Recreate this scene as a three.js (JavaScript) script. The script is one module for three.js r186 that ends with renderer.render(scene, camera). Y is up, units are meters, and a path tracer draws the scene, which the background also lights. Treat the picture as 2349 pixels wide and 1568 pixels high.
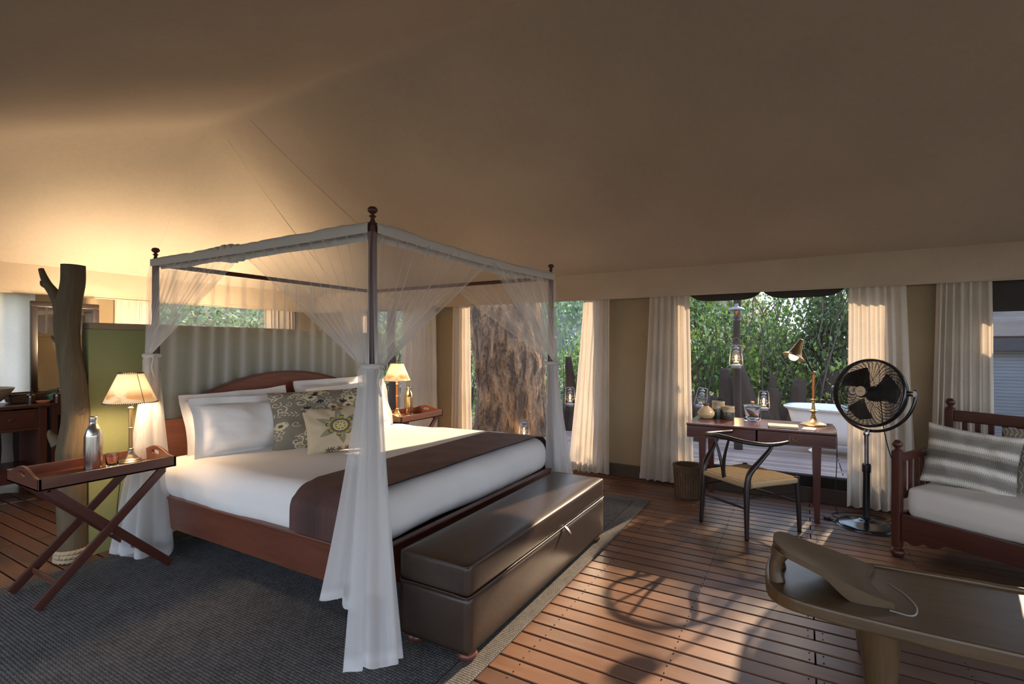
import * as THREE from 'three';
import { mergeGeometries, mergeVertices } from 'three/addons/utils/BufferGeometryUtils.js';
import { RectAreaLightUniformsLib } from 'three/addons/lights/RectAreaLightUniformsLib.js';

// ------------------------------------------------------------------ camera, sky, sun, exposure
// World: y up, metres. x runs along the headboard-to-foot line of the bed, -z points at the window wall behind the bed.
const scene = new THREE.Scene();
const camera = new THREE.PerspectiveCamera(68.24, 2349 / 1568, 0.05, 200);
camera.position.set(0, 1.48, 0);
camera.rotation.set(0, Math.PI / 6, 0);
camera.setViewOffset(2349, 1568, 0, -9, 2349, 1568);
scene.add(camera);

const renderer = new THREE.WebGLRenderer({ antialias: true });
renderer.toneMapping = THREE.LinearToneMapping;
renderer.toneMappingExposure = 1.4;
renderer.shadowMap.enabled = true;
RectAreaLightUniformsLib.init();

{ // an even sky: pale at the horizon, bluer overhead, the same in every direction
  const w = 64, h = 128, d = new Float32Array(w * h * 4);
  for (let j = 0; j < h; j++) {
    const e = Math.max(0, ((j + 0.5) / h - 0.5) * 2), t = Math.pow(e, 0.6);
    const c = [0.90 - 0.58 * t, 0.97 - 0.42 * t, 1.05 - 0.05 * t];
    for (let i = 0; i < w; i++) for (let k = 0; k < 4; k++) d[(j * w + i) * 4 + k] = k < 3 ? c[k] * 1.0 : 1;
  }
  const t = new THREE.DataTexture(d, w, h, THREE.RGBAFormat, THREE.FloatType);
  t.mapping = THREE.EquirectangularReflectionMapping; t.magFilter = THREE.LinearFilter; t.needsUpdate = true;
  scene.background = t;
}
scene.backgroundIntensity = 2.0;
const sun = new THREE.DirectionalLight(new THREE.Color(1.0, 0.74, 0.49), 8.0);
sun.position.set(0.18 * 20, 0.415 * 20, -0.89 * 20 - 3); sun.target.position.set(0, 0, -3);
sun.castShadow = true; sun.shadow.radius = 1.6; sun.shadow.mapSize.set(2048, 2048);
Object.assign(sun.shadow.camera, { left: -12, right: 12, top: 10, bottom: -10, near: 0.5, far: 50 });
scene.add(sun, sun.target);
const LAMP = [1.0, 0.74, 0.47], LK = 1.0;

// ------------------------------------------------------------------ helpers
const V = (x, y, z) => new THREE.Vector3(x, y, z);
let seed0 = 7;
function rng(s) { let a = s >>> 0; return () => { a = (a + 0x6D2B79F5) | 0; let t = Math.imul(a ^ (a >>> 15), 1 | a); t = (t + Math.imul(t ^ (t >>> 7), 61 | t)) ^ t; return ((t ^ (t >>> 14)) >>> 0) / 4294967296; }; }
const R0 = rng(11);
const lerp = (a, b, t) => a + (b - a) * t, clamp = (x, a = 0, b = 1) => Math.min(b, Math.max(a, x));
const smooth = (a, b, x) => { const t = clamp((x - a) / (b - a)); return t * t * (3 - 2 * t); };
function hash2(x, y, s) { let h = Math.imul(x, 374761393) + Math.imul(y, 668265263) + Math.imul(s, 974634341); h = Math.imul(h ^ (h >>> 13), 1274126177); return ((h ^ (h >>> 16)) >>> 0) / 4294967296; }
const mod = (a, n) => ((a % n) + n) % n;
function pn(x, y, px, py, s = 0) { // tileable value noise
  const xi = Math.floor(x), yi = Math.floor(y), fx = x - xi, fy = y - yi, ux = fx * fx * (3 - 2 * fx), uy = fy * fy * (3 - 2 * fy);
  const h = (i, j) => hash2(mod(xi + i, px), mod(yi + j, py), s);
  return lerp(lerp(h(0, 0), h(1, 0), ux), lerp(h(0, 1), h(1, 1), ux), uy);
}
function fbm(x, y, px, py, s = 0, oct = 4) { let a = 0.5, r = 0, t = 0; for (let o = 0; o < oct; o++) { r += a * pn(x, y, px, py, s + o * 17); t += a; x *= 2; y *= 2; px *= 2; py *= 2; a *= 0.5; } return r / t; }
const n2 = (x, y, s = 0) => pn(x, y, 4096, 4096, s) * 2 - 1;
function n3(x, y, z, s = 0) { return (n2(x + 0.7 * z, y - 0.3 * z, s) + n2(y + 11.3 + 0.5 * x, z + 5.1, s + 3) + n2(z + 23.7, x - 0.4 * y + 9.2, s + 5)) / 3; }

const lin = (c) => Math.round(255 * clamp(c <= 0.0031308 ? c * 12.92 : 1.055 * Math.pow(c, 1 / 2.4) - 0.055));
function tex(w, h, fn, srgb = true) { // fn(u, v) -> linear [r, g, b] or a grey value
  const d = new Uint8Array(w * h * 4);
  for (let j = 0; j < h; j++) for (let i = 0; i < w; i++) {
    const c = fn(i / w, j / h), k = (j * w + i) * 4, f = srgb ? lin : (x) => Math.round(255 * clamp(x));
    if (typeof c === 'number') d[k] = d[k + 1] = d[k + 2] = f(c); else { d[k] = f(c[0]); d[k + 1] = f(c[1]); d[k + 2] = f(c[2]); }
    d[k + 3] = 255;
  }
  const t = new THREE.DataTexture(d, w, h, THREE.RGBAFormat);
  t.wrapS = t.wrapT = THREE.RepeatWrapping; t.magFilter = THREE.LinearFilter; t.minFilter = THREE.LinearMipmapLinearFilter; t.generateMipmaps = true;
  if (srgb) t.colorSpace = THREE.SRGBColorSpace;
  t.needsUpdate = true; return t;
}
function rep(t, x, y) { const c = t.clone(); c.repeat.set(x, y); c.needsUpdate = true; return c; }
const mix3 = (a, b, t) => [lerp(a[0], b[0], t), lerp(a[1], b[1], t), lerp(a[2], b[2], t)];
const wood = (a, b, s, f = 26) => tex(512, 512, (u, v) => {
  const w = fbm(u * 2, v * 6, 2, 6, s), g = fbm(u * 3, v * f + 5 * w, 3, f, s + 5), l = fbm(u * 12, v * 140, 12, 140, s + 9, 2);
  return mix3(a, b, clamp(0.15 + 0.9 * (0.55 * g + 0.25 * w + 0.3 * l - 0.1)));
});
const phys = (o) => new THREE.MeshPhysicalMaterial(o), std = (o) => new THREE.MeshStandardMaterial(o);
const C = (r, g, b) => new THREE.Color().setRGB(r, g, b);
const DS = THREE.DoubleSide;

// ------------------------------------------------------------------ geometry helpers
function boxUV(g, grain = 'x', off = 0) { // texture coordinates in metres, grain along the named axis
  g = g.index ? g.toNonIndexed() : g;
  const p = g.attributes.position, uv = new Float32Array(p.count * 2), ax = { x: 0, y: 1, z: 2 }[grain];
  const a = V(), b = V(), c = V(), n = V(), e = V();
  for (let i = 0; i < p.count; i += 3) {
    a.fromBufferAttribute(p, i); b.fromBufferAttribute(p, i + 1); c.fromBufferAttribute(p, i + 2);
    n.subVectors(b, a).cross(e.subVectors(c, a));
    const m = [Math.abs(n.x), Math.abs(n.y), Math.abs(n.z)], k = m[0] >= m[1] && m[0] >= m[2] ? 0 : m[1] >= m[2] ? 1 : 2;
    let [i0, i1] = [0, 1, 2].filter((q) => q !== k);
    if (i1 === ax) [i0, i1] = [i1, i0];
    [a, b, c].forEach((q, j) => { const w = q.toArray(); uv[(i + j) * 2] = w[i0] + off; uv[(i + j) * 2 + 1] = w[i1] + off * 0.37; });
  }
  g.setAttribute('uv', new THREE.BufferAttribute(uv, 2)); return g;
}
function merge(list) {
  list = list.filter(Boolean).map((g) => { const q = g.index ? g.toNonIndexed() : g.clone(); for (const k of Object.keys(q.attributes)) if (!['position', 'normal', 'uv'].includes(k)) q.deleteAttribute(k); if (!q.attributes.uv) q.setAttribute('uv', new THREE.BufferAttribute(new Float32Array(q.attributes.position.count * 2), 2)); if (!q.attributes.normal) q.computeVertexNormals(); return q; });
  return mergeGeometries(list);
}
const mv = (g, x, y, z) => g.translate(x, y, z);
function rbox(w, h, d, r = 0.004, seg = 1) { // box with chamfered or rounded edges, centred
  r = Math.min(r, w / 2, h / 2, d / 2);
  const g = new THREE.BoxGeometry(1, 1, 1, 2 + 2 * seg, 2 + 2 * seg, 2 + 2 * seg), p = g.attributes.position, n = 2 + 2 * seg;
  const map = (t, s) => { const k = Math.round((t + 0.5) * n); if (k === n / 2) return [0, 0]; const sg = k < n / 2 ? -1 : 1, q = sg < 0 ? seg - k : k - (n - seg); const ang = q <= 0 ? 0 : (q / seg); return [sg * (s / 2 - r), sg * ang]; };
  for (let i = 0; i < p.count; i++) {
    const x = map(p.getX(i), w), y = map(p.getY(i), h), z = map(p.getZ(i), d), q = V(x[1], y[1], z[1]);
    const on = V(p.getX(i), p.getY(i), p.getZ(i)), l = [Math.abs(on.x), Math.abs(on.y), Math.abs(on.z)];
    if (q.lengthSq() > 0) { const t = V(Math.tan(clamp(q.x, -1, 1) * Math.PI / 4), Math.tan(clamp(q.y, -1, 1) * Math.PI / 4), Math.tan(clamp(q.z, -1, 1) * Math.PI / 4)); t.normalize(); q.copy(t); }
    p.setXYZ(i, x[0] + q.x * r, y[0] + q.y * r, z[0] + q.z * r);
    void l;
  }
  g.computeVertexNormals();
  return g;
}
function softBox(w, h, d, r, nx, ny, nz, fn) { // rounded, finely divided box; fn(p, n) may move each vertex
  let g = new THREE.BoxGeometry(w, h, d, nx, ny, nz);
  g.deleteAttribute('uv'); g.deleteAttribute('normal'); g = mergeVertices(g, 1e-5);
  const p = g.attributes.position, q = V(), c = V(), n = V();
  for (let i = 0; i < p.count; i++) {
    q.fromBufferAttribute(p, i);
    c.set(clamp(q.x, -w / 2 + r, w / 2 - r), clamp(q.y, -h / 2 + Math.min(r, h / 2), h / 2 - Math.min(r, h / 2)), clamp(q.z, -d / 2 + r, d / 2 - r));
    n.subVectors(q, c); if (n.lengthSq() > 0) { n.normalize(); q.copy(c).addScaledVector(n, r); }
    if (fn) fn(q, n);
    p.setXYZ(i, q.x, q.y, q.z);
  }
  g.computeVertexNormals(); return g;
}
const lathe = (pts, seg = 28) => new THREE.LatheGeometry(pts.map(([r, y]) => new THREE.Vector2(Math.max(r, 1e-4), y)), seg);
function latheS(pts, seg = 28, div = 40) { // smooth profile
  const c = new THREE.SplineCurve(pts.map(([r, y]) => new THREE.Vector2(r, y)));
  return new THREE.LatheGeometry(c.getPoints(div).map((q) => new THREE.Vector2(Math.max(q.x, 1e-4), q.y)), seg);
}
const asV = (p) => p.isVector3 ? p : V(...p);
function tube(pts, r, seg = 24, rad = 8, closed = false) {
  const c = new THREE.CatmullRomCurve3(pts.map(asV), closed, 'centripetal');
  return new THREE.TubeGeometry(c, seg, r, rad, closed);
}
function taperTube(pts, radii, seg = 32, rad = 10, fn, caps = true) { // swept tube whose radius follows radii; fn(t, a) scales it
  const c = new THREE.CatmullRomCurve3(pts.map(asV), false, 'centripetal'), fr = c.computeFrenetFrames(seg, false), P = [], I = [];
  const rad0 = (t) => { const k = t * (radii.length - 1), i = Math.min(radii.length - 2, Math.floor(k)); return lerp(radii[i], radii[i + 1], k - i); };
  for (let i = 0; i <= seg; i++) {
    const t = i / seg, q = c.getPointAt(t), r = rad0(t);
    for (let j = 0; j < rad; j++) { const a = j / rad * Math.PI * 2, k = r * (fn ? fn(t, a, q) : 1), v = q.clone().addScaledVector(fr.normals[i], Math.cos(a) * k).addScaledVector(fr.binormals[i], Math.sin(a) * k); P.push(v.x, v.y, v.z); }
  }
  for (let i = 0; i < seg; i++) for (let j = 0; j < rad; j++) { const a = i * rad + j, b = i * rad + (j + 1) % rad, d = a + rad, e = b + rad; I.push(a, b, d, b, e, d); }
  if (caps) { const a = P.length / 3, q0 = c.getPointAt(0), q1 = c.getPointAt(1); P.push(q0.x, q0.y, q0.z, q1.x, q1.y, q1.z); for (let j = 0; j < rad; j++) { I.push(a, (j + 1) % rad, j); I.push(a + 1, seg * rad + j, seg * rad + (j + 1) % rad); } }
  const g = new THREE.BufferGeometry(); g.setAttribute('position', new THREE.Float32BufferAttribute(P, 3)); g.setIndex(I); g.computeVertexNormals(); return g;
}
function sheet(nu, nv, fn, alpha) { // surface fn(s, t) -> [x, y, z]; alpha(s, t) writes vertex alpha
  const P = [], U = [], I = [], A = [];
  for (let j = 0; j <= nv; j++) for (let i = 0; i <= nu; i++) { const s = i / nu, t = j / nv, q = fn(s, t); P.push(q[0], q[1], q[2]); U.push(q[3] ?? s, q[4] ?? t); if (alpha) A.push(1, 1, 1, alpha(s, t)); }
  for (let j = 0; j < nv; j++) for (let i = 0; i < nu; i++) { const a = j * (nu + 1) + i, b = a + 1, c = a + nu + 1, d = c + 1; I.push(a, b, c, b, d, c); }
  const g = new THREE.BufferGeometry(); g.setAttribute('position', new THREE.Float32BufferAttribute(P, 3)); g.setAttribute('uv', new THREE.Float32BufferAttribute(U, 2)); if (alpha) g.setAttribute('color', new THREE.Float32BufferAttribute(A, 4)); g.setIndex(I); g.computeVertexNormals(); return g;
}
function prism(pts, depth, bev = 0, holes = [], curve = 8) { // outline in x, y pushed along +z, centred on z
  const s = new THREE.Shape(pts.map(([x, y]) => new THREE.Vector2(x, y)));
  for (const h of holes) s.holes.push(new THREE.Path(h.map(([x, y]) => new THREE.Vector2(x, y))));
  const g = new THREE.ExtrudeGeometry(s, { depth: depth - 2 * bev, bevelEnabled: bev > 0, bevelThickness: bev, bevelSize: bev, bevelOffset: -bev, bevelSegments: 2, curveSegments: curve });
  return g.translate(0, 0, -depth / 2 + bev);
}
function bar(a, b, w, h, r = 0.003, up = V(0, 1, 0)) { // rectangular bar from a to b: w across, h along "up"
  a = asV(a); b = asV(b); const d = b.clone().sub(a), L = d.length(); d.normalize();
  const x = new THREE.Vector3().crossVectors(up, d).normalize(), y = new THREE.Vector3().crossVectors(d, x);
  const g = boxUV(rbox(w, h, L, r), 'z');
  return g.applyMatrix4(new THREE.Matrix4().makeBasis(x, y, d).setPosition(a.clone().add(b).multiplyScalar(0.5)));
}

// ------------------------------------------------------------------ scene bookkeeping
const used = {};
const numbered = (n) => { used[n] = (used[n] ?? -1) + 1; return used[n] ? n + '_' + String(used[n]).padStart(3, '0') : n; };
function sh(o) { o.castShadow = o.receiveShadow = true; return o; }
function thing(name, label, category, pos = [0, 0, 0], turn = 0, group) {
  const o = new THREE.Group(); o.name = numbered(name); o.position.set(...pos); o.rotation.y = turn;
  o.userData = { label, category }; if (group) o.userData.group = group; scene.add(o); return o;
}
function part(parent, name, g, m, label) { const o = sh(new THREE.Mesh(Array.isArray(g) ? merge(g) : g, m)); o.name = name; if (label) o.userData.label = label; parent.add(o); return o; }
function single(name, label, category, g, m, pos = [0, 0, 0], turn = 0, group, kind) {
  const o = sh(new THREE.Mesh(Array.isArray(g) ? merge(g) : g, m)); o.name = numbered(name); o.position.set(...pos); o.rotation.y = turn;
  o.userData = { label, category }; if (group) o.userData.group = group; if (kind) o.userData.kind = kind; scene.add(o); return o;
}
function struct(name, g, m) { const o = g ? sh(new THREE.Mesh(Array.isArray(g) ? merge(g) : g, m)) : new THREE.Group(); o.name = name; o.userData = { kind: 'structure' }; scene.add(o); return o; }
function copyOf(root, name, label, pos, turn = 0) { const r = root.clone(); r.name = numbered(name); r.userData = { ...root.userData, label }; r.position.set(...pos); r.rotation.y = turn; scene.add(r); return r; }

// ------------------------------------------------------------------ materials
const T = {
  redwood: wood([0.33, 0.105, 0.048], [0.13, 0.038, 0.020], 1),
  mahogany: wood([0.21, 0.052, 0.024], [0.075, 0.018, 0.010], 2),
  desk: wood([0.17, 0.035, 0.017], [0.06, 0.012, 0.008], 3, 18),
  ebony: wood([0.030, 0.016, 0.012], [0.012, 0.007, 0.006], 4),
  deck: wood([0.30, 0.155, 0.090], [0.13, 0.062, 0.036], 5, 20),
  grey: wood([0.42, 0.34, 0.30], [0.17, 0.13, 0.115], 6, 20),
  bench: wood([0.26, 0.155, 0.068], [0.080, 0.052, 0.028], 7, 22),
  post: wood([0.20, 0.145, 0.075], [0.055, 0.038, 0.022], 8, 30),
  stump: wood([0.085, 0.064, 0.052], [0.028, 0.022, 0.019], 9, 30),
  beam: wood([0.40, 0.38, 0.36], [0.18, 0.17, 0.165], 10, 24),
  weave: tex(256, 256, (u, v) => { const a = Math.sin(u * Math.PI * 2 * 16), b = Math.sin(v * Math.PI * 2 * 16), c = Math.floor(u * 32) + Math.floor(v * 32); return clamp(0.5 + 0.28 * (c % 2 ? a * a : b * b) - 0.1 + 0.25 * (fbm(u * 8, v * 8, 8, 8, 3) - 0.5) + 0.15 * (hash2(Math.floor(u * 32), Math.floor(v * 32), 3) - 0.5)); }, false),
  rug: tex(512, 512, (u, v) => { // thick loops in a basket pattern
    const n = 32, x = u * n, y = v * n, odd = (Math.floor(x) + Math.floor(y)) % 2, fx = x % 1, fy = y % 1;
    const t = odd ? Math.sin(fx * Math.PI) * (0.6 + 0.4 * Math.cos((fy - 0.5) * 9)) : Math.sin(fy * Math.PI) * (0.6 + 0.4 * Math.cos((fx - 0.5) * 9));
    const s = 0.25 * hash2(Math.floor(x), Math.floor(y), 6) + 0.25 * fbm(u * 5, v * 5, 5, 5, 2);
    const q = clamp(0.12 + 0.5 * Math.abs(t) * (0.75 + s) + (s - 0.25) * 0.35 - (odd ? 0.02 : 0.0)); return [q * 0.38, q * 0.375, q * 0.37]; }),
  rugH: tex(512, 512, (u, v) => { const n = 32, x = u * n, y = v * n, odd = (Math.floor(x) + Math.floor(y)) % 2, fx = x % 1, fy = y % 1; return Math.abs(odd ? Math.sin(fx * Math.PI) * (0.6 + 0.4 * Math.cos((fy - 0.5) * 9)) : Math.sin(fy * Math.PI) * (0.6 + 0.4 * Math.cos((fx - 0.5) * 9))); }, false),
  canvas: tex(512, 512, (u, v) => { const q = 0.92 + 0.14 * (fbm(u * 4, v * 4, 4, 4, 21) - 0.5) + 0.06 * (fbm(u * 90, v * 90, 90, 90, 5, 2) - 0.5); return [q, q, q]; }),
  leather: tex(512, 512, (u, v) => { const c = fbm(u * 5, v * 5, 5, 5, 31), f = fbm(u * 60, v * 60, 60, 60, 4, 2), q = 0.75 + 0.5 * (c - 0.5) + 0.2 * (f - 0.5); return [0.052 * q, 0.030 * q, 0.019 * q]; }),
  leatherH: tex(512, 512, (u, v) => 0.5 * fbm(u * 90, v * 90, 90, 90, 8, 3) + 0.5 * fbm(u * 6, v * 6, 6, 6, 8, 3), false),
  velvet: tex(512, 512, (u, v) => { const q = fbm(u * 5, v * 9, 5, 9, 41), f = fbm(u * 80, v * 80, 80, 80, 6, 2); return mix3([0.050, 0.022, 0.019], [0.135, 0.060, 0.050], clamp(q * 1.25 - 0.15 + 0.25 * (f - 0.5))); }),
  barkC: tex(512, 512, (u, v) => { const w = fbm(u * 4, v * 3, 4, 3, 51), g = fbm(u * 30 + 2 * w, v * 6, 30, 6, 52, 3), f = fbm(u * 70, v * 36, 70, 36, 53, 3), c = clamp(g * 2.0 - 0.55 + 0.5 * (f - 0.5)); return mix3([0.075, 0.050, 0.033], [0.36, 0.225, 0.125], c * (0.7 + 0.5 * w)); }),
  barkH: tex(512, 512, (u, v) => { const w = fbm(u * 4, v * 3, 4, 3, 51), g = fbm(u * 30 + 2 * w, v * 6, 30, 6, 52, 3), f = fbm(u * 70, v * 36, 70, 36, 53, 3); return clamp(g * 2.0 - 0.55 + 0.5 * (f - 0.5)); }, false),
  cloth: tex(512, 512, (u, v) => clamp(fbm(u * 4, v * 7, 4, 7, 61) * 0.7 + 0.3 * fbm(u * 14, v * 22, 14, 22, 62)), false),
  wicker: tex(256, 256, (u, v) => { const x = u * 16, y = v * 32, o = Math.floor(x) % 2, s = Math.abs(Math.sin((y + o) * Math.PI / 2 * 1)), h = hash2(Math.floor(x), Math.floor(y), 4), q = clamp(0.25 + 0.65 * s * Math.sin((x % 1) * Math.PI)) * (0.75 + 0.4 * h); return [0.40 * q, 0.235 * q, 0.125 * q]; }),
  wickerH: tex(256, 256, (u, v) => { const x = u * 16, y = v * 32, o = Math.floor(x) % 2; return Math.abs(Math.sin((y + o) * Math.PI / 2)) * Math.sin((x % 1) * Math.PI); }, false),
  rush: tex(256, 256, (u, v) => { const l = Math.abs(Math.sin(v * Math.PI * 48)), q = 0.55 + 0.4 * l + 0.3 * (fbm(u * 6, v * 48, 6, 48, 7, 2) - 0.5); return [0.60 * q, 0.44 * q, 0.24 * q]; }),
  rushH: tex(256, 256, (u, v) => Math.abs(Math.sin(v * Math.PI * 48)), false),
  ground: tex(512, 512, (u, v) => { const a = fbm(u * 10, v * 10, 10, 10, 71), b = fbm(u * 60, v * 60, 60, 60, 72, 3); return mix3([0.085, 0.085, 0.045], [0.24, 0.22, 0.16], clamp(a * 0.9 + 0.5 * (b - 0.4))); }),
  parch: tex(256, 256, (u, v) => { const a = fbm(u * 6, v * 3, 6, 3, 81), low = Math.exp(-Math.pow((v - 0.22) / 0.16, 2)) * smooth(0.42, 0.62, fbm(u * 5, v * 5, 5, 5, 82)); return mix3([0.93, 0.80, 0.56], [0.62, 0.36, 0.15], clamp(0.18 * a + 0.85 * low)); }),
  reed: tex(256, 256, (u, v) => { const q = 0.55 + 0.3 * Math.abs(Math.sin(v * Math.PI * 30)) + 0.25 * (fbm(u * 5, v * 30, 5, 30, 91) - 0.5); return [0.30 * q, 0.36 * q, 0.42 * q]; }),
};
const wm = (t, o = {}) => phys({ map: t, roughness: 0.42, clearcoat: 0.25, clearcoatRoughness: 0.25, ...o });
const M = {
  darkpost: wm(T.mahogany, { color: C(0.55, 0.55, 0.6), roughness: 0.4 }), railwood: wm(T.redwood, { color: C(0.62, 0.58, 0.60), roughness: 0.38 }), traywood: wm(T.redwood, { color: C(0.52, 0.52, 0.57), roughness: 0.4 }),
  redwood: wm(T.redwood), mahogany: wm(T.mahogany, { roughness: 0.36 }), desk: wm(T.desk, { color: C(0.85, 0.82, 0.8), roughness: 0.26, clearcoat: 0.45, clearcoatRoughness: 0.14 }),
  ebony: wm(T.ebony, { roughness: 0.34, clearcoat: 0.35, clearcoatRoughness: 0.2 }),
  deckA: wm(T.deck, { color: C(0.88, 0.85, 0.82), roughness: 0.40, clearcoat: 0.15 }), deckB: wm(T.deck, { color: C(0.74, 0.67, 0.65), roughness: 0.38, clearcoat: 0.15 }), deckC: wm(T.deck, { color: C(1.0, 0.92, 0.82), roughness: 0.44, clearcoat: 0.12 }), deckD: wm(T.deck, { color: C(0.62, 0.58, 0.58), roughness: 0.40, clearcoat: 0.15 }),
  greyA: std({ map: T.grey, roughness: 0.85 }), greyB: std({ map: T.grey, color: C(0.8, 0.74, 0.7), roughness: 0.85 }), greyC: std({ map: T.grey, color: C(1.15, 1.05, 1.0), roughness: 0.9 }),
  bench: wm(T.bench, { color: C(0.66, 0.64, 0.60), roughness: 0.36, clearcoat: 0.25, clearcoatRoughness: 0.3, bumpMap: T.bench, bumpScale: 0.006 }), post: std({ map: T.post, bumpMap: T.post, bumpScale: 0.02, roughness: 0.8 }), stump: std({ map: T.stump, color: C(0.75, 0.65, 0.58), roughness: 0.9 }), beam: std({ map: T.beam, roughness: 0.9 }),
  ceiling: std({ map: T.canvas, color: C(0.48, 0.405, 0.32), roughness: 1, side: DS }), pelmet: std({ map: T.canvas, color: C(0.50, 0.405, 0.30), roughness: 1, side: DS }),
  canvas: std({ map: T.canvas, color: C(0.36, 0.275, 0.165), roughness: 1, side: DS }), dark: std({ color: C(0.020, 0.016, 0.013), roughness: 0.9, side: DS }), skirt: std({ color: C(0.075, 0.052, 0.038), roughness: 0.9, side: DS }),
  olive: std({ map: T.canvas, color: C(0.30, 0.32, 0.145), roughness: 0.95 }),
  curtain: phys({ map: T.canvas, color: C(0.82, 0.73, 0.61), roughness: 1, transmission: 0.34, thickness: 0, side: DS }),
  sheer: phys({ map: T.canvas, color: C(0.96, 0.87, 0.72), roughness: 1, transmission: 0.75, thickness: 0, side: DS }),
  linen: phys({ color: C(0.84, 0.81, 0.78), roughness: 0.9, bumpMap: T.cloth, bumpScale: 0.006, sheen: 0.2, sheenRoughness: 0.6, side: DS }),
  netcloth: phys({ color: C(0.72, 0.68, 0.62), roughness: 0.95, transmission: 0.25, thickness: 0, side: DS }),
  net: phys({ color: C(0.84, 0.82, 0.80), roughness: 1, transmission: 0.35, thickness: 0, vertexColors: true, transparent: true, side: DS, depthWrite: false }),
  velvet: phys({ map: T.velvet, roughness: 0.75, sheen: 0.4, sheenRoughness: 0.4, sheenColor: C(0.55, 0.30, 0.25), side: DS }),
  leather: phys({ map: T.leather, roughness: 0.40, bumpMap: T.leatherH, bumpScale: 0.0008, clearcoat: 0.18, clearcoatRoughness: 0.3 }),
  piping: phys({ map: T.leather, color: C(1.3, 1.2, 1.1), roughness: 0.38, clearcoat: 0.15 }),
  rug: std({ map: rep(T.rug, 2.0, 2.0), bumpMap: rep(T.rugH, 2.0, 2.0), bumpScale: 0.004, roughness: 0.85 }),
  rugEdge: std({ map: rep(T.rug, 4.5, 2.2), color: C(1.25, 1.18, 1.08), bumpMap: rep(T.rugH, 4.5, 2.2), bumpScale: 0.003, roughness: 0.85 }),
  brass: std({ color: C(0.60, 0.40, 0.16), metalness: 1, roughness: 0.32 }), oldbrass: std({ color: C(0.45, 0.31, 0.15), metalness: 1, roughness: 0.42 }), copper: std({ color: C(0.55, 0.22, 0.09), metalness: 0.9, roughness: 0.35 }),
  pewter: std({ color: C(0.46, 0.43, 0.36), metalness: 1, roughness: 0.34 }), steel: std({ color: C(0.62, 0.58, 0.52), metalness: 1, roughness: 0.22 }), zinc: std({ color: C(0.22, 0.22, 0.225), metalness: 0.5, roughness: 0.5 }),
  black: std({ color: C(0.014, 0.013, 0.013), roughness: 0.38 }), gloss: phys({ color: C(0.012, 0.012, 0.013), roughness: 0.22, clearcoat: 0.5, clearcoatRoughness: 0.12 }), chrome: std({ color: C(0.5, 0.5, 0.52), metalness: 1, roughness: 0.2 }),
  glass: phys({ color: C(1, 1, 1), roughness: 0.02, transmission: 1, thickness: 0.01, ior: 1.45 }), pane: phys({ color: C(0.97, 0.98, 0.97), roughness: 0.0, transmission: 1, thickness: 0, ior: 1.35, side: DS }),
  shade: phys({ map: T.parch, roughness: 1, transmission: 0.045, thickness: 0, side: DS }), thread: std({ color: C(0.10, 0.06, 0.03), roughness: 0.9 }),
  bulb: std({ color: C(1, 0.9, 0.7), emissive: C(1.0, 0.72, 0.42), emissiveIntensity: 2.0 }), flame: std({ color: C(1, 0.8, 0.4), emissive: C(1.0, 0.62, 0.22), emissiveIntensity: 2.2 }),
  ceramic: phys({ color: C(0.62, 0.49, 0.30), roughness: 0.25, clearcoat: 0.6, clearcoatRoughness: 0.1 }), glaze: phys({ color: C(0.20, 0.20, 0.13), roughness: 0.3, clearcoat: 0.5 }), glazeDark: phys({ color: C(0.045, 0.055, 0.04), roughness: 0.3, clearcoat: 0.6 }), glazeTop: phys({ color: C(0.34, 0.30, 0.20), roughness: 0.3, clearcoat: 0.5 }),
  enamel: phys({ color: C(0.86, 0.87, 0.86), roughness: 0.2, clearcoat: 0.5 }), paper: std({ color: C(0.78, 0.70, 0.58), roughness: 0.95 }), leaf0: null,
  wicker: std({ map: rep(T.wicker, 4, 2), bumpMap: rep(T.wickerH, 4, 2), bumpScale: 0.004, roughness: 0.8 }), rush: std({ map: rep(T.rush, 4, 4), bumpMap: rep(T.rushH, 4, 4), bumpScale: 0.003, roughness: 0.85 }),
  rope: std({ color: C(0.44, 0.34, 0.21), roughness: 1 }), stone: phys({ color: C(0.30, 0.27, 0.22), roughness: 0.45 }), brownglass: phys({ color: C(0.045, 0.014, 0.008), roughness: 0.12, clearcoat: 0.6 }),
  mirror: std({ color: C(0.86, 0.85, 0.83), metalness: 1, roughness: 0.03 }), bark: std({ map: rep(T.barkC, 1, 1), bumpMap: rep(T.barkH, 1, 1), bumpScale: 0.05, roughness: 0.95 }),
  ground: std({ map: T.ground, roughness: 1 }), reed: std({ map: T.reed, roughness: 1 }), twig: std({ color: C(0.10, 0.08, 0.065), roughness: 1 }),
  screen: phys({ color: C(0.22, 0.22, 0.21), roughness: 1, transparent: true, opacity: 0.06, side: DS }), daymat: phys({ color: C(0.75, 0.70, 0.63), roughness: 0.9, bumpMap: T.cloth, bumpScale: 0.006 }),
};

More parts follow.
